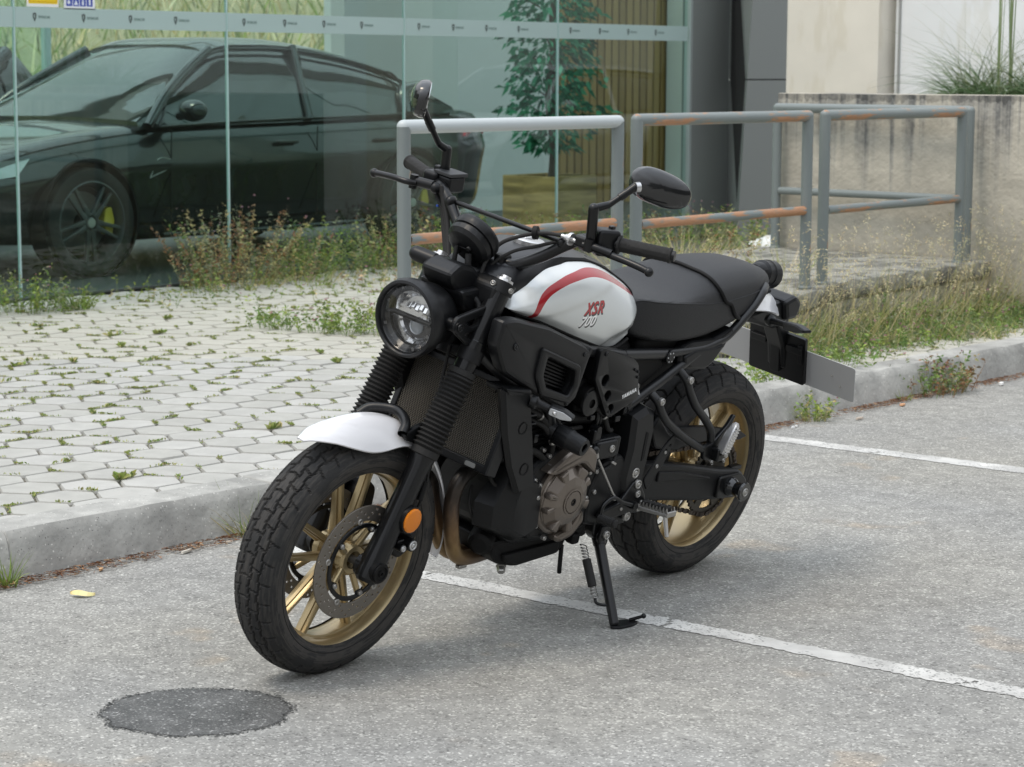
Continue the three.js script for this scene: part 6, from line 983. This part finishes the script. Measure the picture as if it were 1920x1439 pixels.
// ---------- cars ----------
function car(name, label, o) {
  const C = group(name); tag(C, label, 'car'); const paint = phys({ c: o.paint, roughness: .22, clearcoat: 1, clearcoatRoughness: .03, metalness: .2 }), glass = phys({ c: [.012, .014, .015], roughness: .04, clearcoat: 1, clearcoatRoughness: .02 }), trim = o.chrome ? B.chrome : B.gloss;
  const k = o.tall || 1, L = o.L / 4.9, X = [-2.42, -2.38, -2.2, -1.75, -1.35, -.8, -.1, .5, 1.0, 1.4, 1.8, 2.12, 2.33, 2.42].map(x => x * L), top = [.80, .93, .985, 1.0, .985, .97, .955, .945, .935, .90, .845, .77, .68, .55].map(y => y * k), bot = [.42, .30, .24, .20, .19, .19, .19, .19, .19, .19, .20, .22, .26, .34], hw = [.62, .78, .87, .92, .945, .93, .925, .93, .945, .95, .93, .87, .74, .52];
  const s = [top, bot, hw].map(a => spline1(X, a)), rings = [];
  for (let i = 0; i <= 60; i++) { const x = lerp(X[0], X[13], i / 60), t = s[0](x), b = s[1](x), w = s[2](x), h = t - b, half = new THREE.CatmullRomCurve3([[0, b], [w * .84, b + .01], [w * .900, b + .08], [w * .935, b + h * .30], [w * .972, b + h * .52], [w, b + h * .655], [w * .985, b + h * .72], [w * .950, b + h * .84], [w * .89, t - .02], [w * .70, t + .004], [0, t + .03 * (x > .9 ? 1 : .3)]].map(p => V(x, p[1], p[0])), false, 'centripetal').getPoints(20); rings.push([...half, ...half.slice(1, -1).reverse().map(p => V(p.x, p.y, -p.z))]); }
  { const ev = new Evaluator(); ev.attributes = ['position', 'normal']; ev.useGroups = false; let bb = new Brush(loft(rings, true, 50)); bb.updateMatrixWorld(); for (const x of [o.fa, o.ra]) for (const sg of [-1, 1]) { const cy = new THREE.CylinderGeometry(.378, .378, .36, 40); cy.rotateX(Math.PI / 2); const q = new Brush(cy); q.position.set(x, .355, sg * (s[2](x) - .06)); q.updateMatrixWorld(); bb = ev.evaluate(bb, q, SUBTRACTION); } mesh('body', bb.geometry, paint, C); }
  // greenhouse
  const gx = (o.wagon ? [-2.28, -2.1, -1.5, -.7, 0, .35, 1.12] : [-1.95, -1.55, -1.1, -.6, -.1, .28, 1.12]).map(x => x * L), gr = (o.wagon ? [1.02, 1.34, 1.43, 1.47, 1.47, 1.43, .96] : [1.02, 1.22, 1.37, 1.455, 1.475, 1.43, .96]).map(y => y * k), gf = spline1(gx, gr), bf = x => s[0](x) - .03;
  const gh = (inset, y0, y1) => { const rg = []; for (let i = 0; i <= 40; i++) { const x = lerp(gx[0], gx[6], i / 40), r = Math.max(gf(x), bf(x) + .02), b = bf(x), w = s[2](x) * .93, wr = Math.min(w, lerp(w, .60, clamp((r - b) / (.50 * k)))), pts = [[0, b], [w, b], [lerp(w, wr, .5) + .012, lerp(b, r, .5)], [wr + .01, lerp(b, r, .86)], [wr * .90, lerp(b, r, .97)], [wr * .55, r + .008], [0, r + .015]].map(p => V(x, p[1] - inset * (p[1] > b + .02 ? 1 : 0), p[0] - Math.sign(p[0]) * inset)); rg.push([...pts, ...pts.slice(1, -1).reverse().map(p => V(p.x, p.y, -p.z))]); } return loft(rg, true, 40); };
  mesh('cabin_glass', gh(0), glass, C);
  { // roof skin and pillars over the glass
    const rg = []; for (let i = 0; i <= 26; i++) { const x = lerp(gx[0] + .25 * L, gx[5] + .02, i / 26), r = gf(x), b = bf(x), w = s[2](x) * .93, wr = lerp(w, .60, clamp((r - b) / (.50 * k))), up_ = [], lo = []; for (let j = 0; j <= 12; j++) { const t = j / 12 * 2 - 1, y = r + .024 - .055 * Math.pow(Math.abs(t), 5); up_.push(V(x, y, t * (wr + .014))); lo.push(V(x, y - .02, t * (wr + .004))); } rg.push([...up_, ...lo.reverse()]); } mesh('roof', loft(rg, true, 50), paint, C);
    for (const sg of [-1, 1]) {
      const side = (x, f) => { const r = gf(x), b = bf(x), w = s[2](x) * .93, wr = lerp(w, .60, clamp((r - b) / (.50 * k))); return V(x, lerp(b, r, f), sg * (lerp(w, wr, f) + .012)); };
      mesh('pillar', G(pipe([side(1.05 * L, .15), side(.8 * L, .85), side(.5 * L, .93), side(.28 * L, .96)], .035, 8, 30), pipe([side(-.42 * L, .02), side(-.46 * L, .5), side(-.5 * L, .95)], .03, 8, 16), pipe([side(gx[0] + .30, .85), side(gx[0] + .5, .5), side(gx[0] + .55, 0)], .06, 8, 16)), paint, C);
      const lineTop = []; for (let i = 0; i <= 24; i++) lineTop.push(side(lerp(gx[0] + .42, .86 * L, i / 24), i < 1 ? .3 : i > 23 ? .5 : .90)); const low = []; for (let i = 0; i <= 20; i++) low.push(side(lerp(gx[0] + .42, .95 * L, i / 20), .04)); mesh('window_trim', G(pipe(lineTop, .010, 6, 80), pipe(low, .010, 6, 60), pipe([low[0], lineTop[0]], .01, 6), pipe([low[20], lineTop[24]], .010, 6)), trim, C);
      const dz = (x, y) => V(x, y, sg * (s[2](x) * (y < .5 ? 1.0 : .985) + .004)); for (const xs of [.92, -.42, -1.35]) mesh('door_seam', pipe([dz(xs * L, .30), dz(xs * L - .02, .60), dz(xs * L - .03, .90 * k)], .004, 5, 14), B.dark, C);
      for (const xs of [-.16, -1.12]) mesh('door_handle', G(box(xs * L, .80 * k, sg * (s[2](xs * L) * .98 + .012), .20, .028, .03, .012)), o.chrome ? B.chrome : paint, C);
      mesh('door_mirror', G(ball([.82 * L, 1.02 * k, sg * 1.06], .1, .8, .72, 1.05, 18), rod([.82 * L, .98 * k, sg * .92], [.82 * L, 1.0 * k, sg * 1.02], .025, .03)), paint, C);
      mesh('headlamp', loft([[[2.34, .66], [2.20, .72], [1.98, .74], [2.06, .64], [2.30, .60]].map(p => V(p[0] * L, p[1] * k, sg * (s[2](p[0] * L) * .90))), [[2.37, .66], [2.23, .725], [2.0, .745], [2.08, .64], [2.33, .60]].map(p => V(p[0] * L, p[1] * k, sg * (s[2](p[0] * L) * .985 + .012)))], true, 20), phys({ c: [.55, .58, .60], roughness: .1, clearcoat: 1, metalness: .4 }), C);
      mesh('tail_lamp', loft([[[-2.34, .84], [-2.05, .86], [-2.02, .80], [-2.36, .74]].map(p => V(p[0] * L, p[1] * k, sg * (s[2](p[0] * L) * .90))), [[-2.38, .84], [-2.05, .86], [-2.02, .80], [-2.40, .74]].map(p => V(p[0] * L, p[1] * k, sg * (s[2](p[0] * L) * .985 + .012)))], true, 20), B.red, C);
      mesh('sill_trim', pipe([dz(1.0 * L, .235), dz(0, .225), dz(-.9 * L, .235)], .018, 6, 30), B.gloss, C);
      if (o.vent) mesh('side_vent', G(pipe([dz(1.08 * L, .60), dz(1.0 * L, .72), dz(.86 * L, .68), dz(1.08 * L, .60)], .0035, 6, 40)), B.steel, C);
    }
  }
  const wr = .345; // wheels
  for (const x of [o.fa, o.ra]) for (const sg of [-1, 1]) {
    const W = group('wheel', C), w = s[2](x), z = sg * (w - .10); W.position.set(x, wr - .005, z);
    mesh('arch', hard(lathe([[.0, -.02], [.375, -.02], [.375, .104], [.362, .104], [.362, -.01]], [0, .02, 0], V(0, 0, sg), 40), 30), B.dark, W);
    mesh('tyre', hard(lathe([[.245, .10], [.262, .112], [.30, .118], [.330, .108], [.340, .085], [.340, -.09], [.30, -.11]], [0, 0, 0], V(0, 0, sg), 48), 30), B.rubber, W);
    mesh('rim', hard(lathe([[.262, .108], [.250, .112], [.244, .10], [.236, .06], [.232, -.05], [.10, -.06], [0, -.06]], [0, 0, 0], V(0, 0, sg), 48), 25), o.spoke || B.satin, W);
    for (let q = 0; q < 10; q++) { const a = q * 36 * R, rg = [[.045, .020], [.12, .013], [.245, .009]].map(([r, ww]) => rounded([[-ww, -.012], [ww, -.012], [ww, .012], [-ww, .012]], .004, 2).map(p => V(r, p[0] + (r - .05) * (q % 2 ? .22 : -.22), p[1] + .085 - r * .02))); const g = loft(rg, true, 40); g.rotateZ(a); if (sg < 0) { const m = mirrorZ(clean(g)); mesh('wheel_spoke', m, o.spoke || B.satin, W); } else mesh('wheel_spoke', g, o.spoke || B.satin, W); }
    mesh('hub_cap', hard(lathe([[.0, .104], [.030, .102], [.034, .09], [.034, .05]], [0, 0, 0], V(0, 0, sg), 24), 25), o.badge ? B.alu : B.satin, W);
    mesh('brake_disc', lathe([[.06, -.01], [.19, -.01], [.19, .0], [.06, .0]], [0, 0, 0], V(0, 0, sg), 36), std({ c: [.15, .15, .15], metalness: .8, roughness: .4 }), W);
    if (o.calliper) mesh('brake_calliper', ext(rounded([[-.20, -.09], [-.15, -.08], [-.135, 0], [-.15, .08], [-.20, .09], [-.222, 0]], .015, 3), sg * -.02, sg * .055, .008), std({ c: [.62, .46, .05], roughness: .5 }), W);
  }
  mesh('number_plate', box(-2.425 * L, .62, 0, .012, .11, .50, .002), std({ c: [.7, .72, .72], roughness: .5 }), C);
  C.position.set(...o.pos); C.rotation.y = o.turn; return C;
}
car('display_car', 'black four door coupe on display behind the glass', { L: 4.85, paint: [.006, .008, .009], pos: [10.38, .135, -11.70], turn: Math.PI, fa: 1.555, ra: -1.38, vent: 1, badge: 1, calliper: 1, spoke: std({ c: [.10, .103, .108], metalness: .6, roughness: .3 }) });
car('display_car', 'second dark car further back in the showroom, far left', { L: 4.7, tall: 1.06, wagon: 1, paint: [.015, .017, .019], pos: [9.2, .135, -15.2], turn: Math.PI, fa: 1.5, ra: -1.35 });
car('parked_car', 'dark parked estate car with bright window trim, beyond the right edge, mirrored in the glass', { L: 4.6, wagon: 1, chrome: 1, paint: [.03, .032, .036], pos: [14.9, 0, -3.5], turn: Math.PI, fa: 1.45, ra: -1.3 });
car('parked_car', 'silver parked car beyond the dark estate, mirrored in the glass', { L: 4.4, wagon: 1, paint: [.55, .56, .57], pos: [20.3, 0, -3.5], turn: Math.PI, fa: 1.4, ra: -1.25 });
{ // building added across the street, out of frame: closes the low sky and darkens reflections
  const b = group('added_opposite_building'); tag(b, 'unseen plain building added across the street behind the viewer to block low sky', 'building');
  mesh('facade_wall', box(8, 3.3, 19, 64, 6.6, 1, .02), std({ c: [.13, .125, .115], roughness: .9 }), b); mesh('roof_edge', box(8, 6.72, 18.9, 64.6, .24, 1.4, .02), std({ c: [.12, .115, .11], roughness: .8 }), b);
  const wg = box(0, 0, 0, 1.5, 1.5, .08, .01), wm = phys({ c: [.02, .025, .028], roughness: .06 }), fm = std({ c: [.3, .3, .29], roughness: .6 }), fg = G(box(0, .78, 0, 1.66, .08, .12, 0), box(0, -.78, 0, 1.7, .08, .16, 0), box(.79, 0, 0, .08, 1.48, .12, 0), box(-.79, 0, 0, .08, 1.48, .12, 0));
  for (let x = -20; x < 38; x += 3.4) for (const y of [1.7, 4.6]) { const w = mesh('window', wg, wm, b); w.position.set(x, y, 18.47); const f = mesh('window_frame', fg, fm, w); }
}
renderer.render(scene, camera);
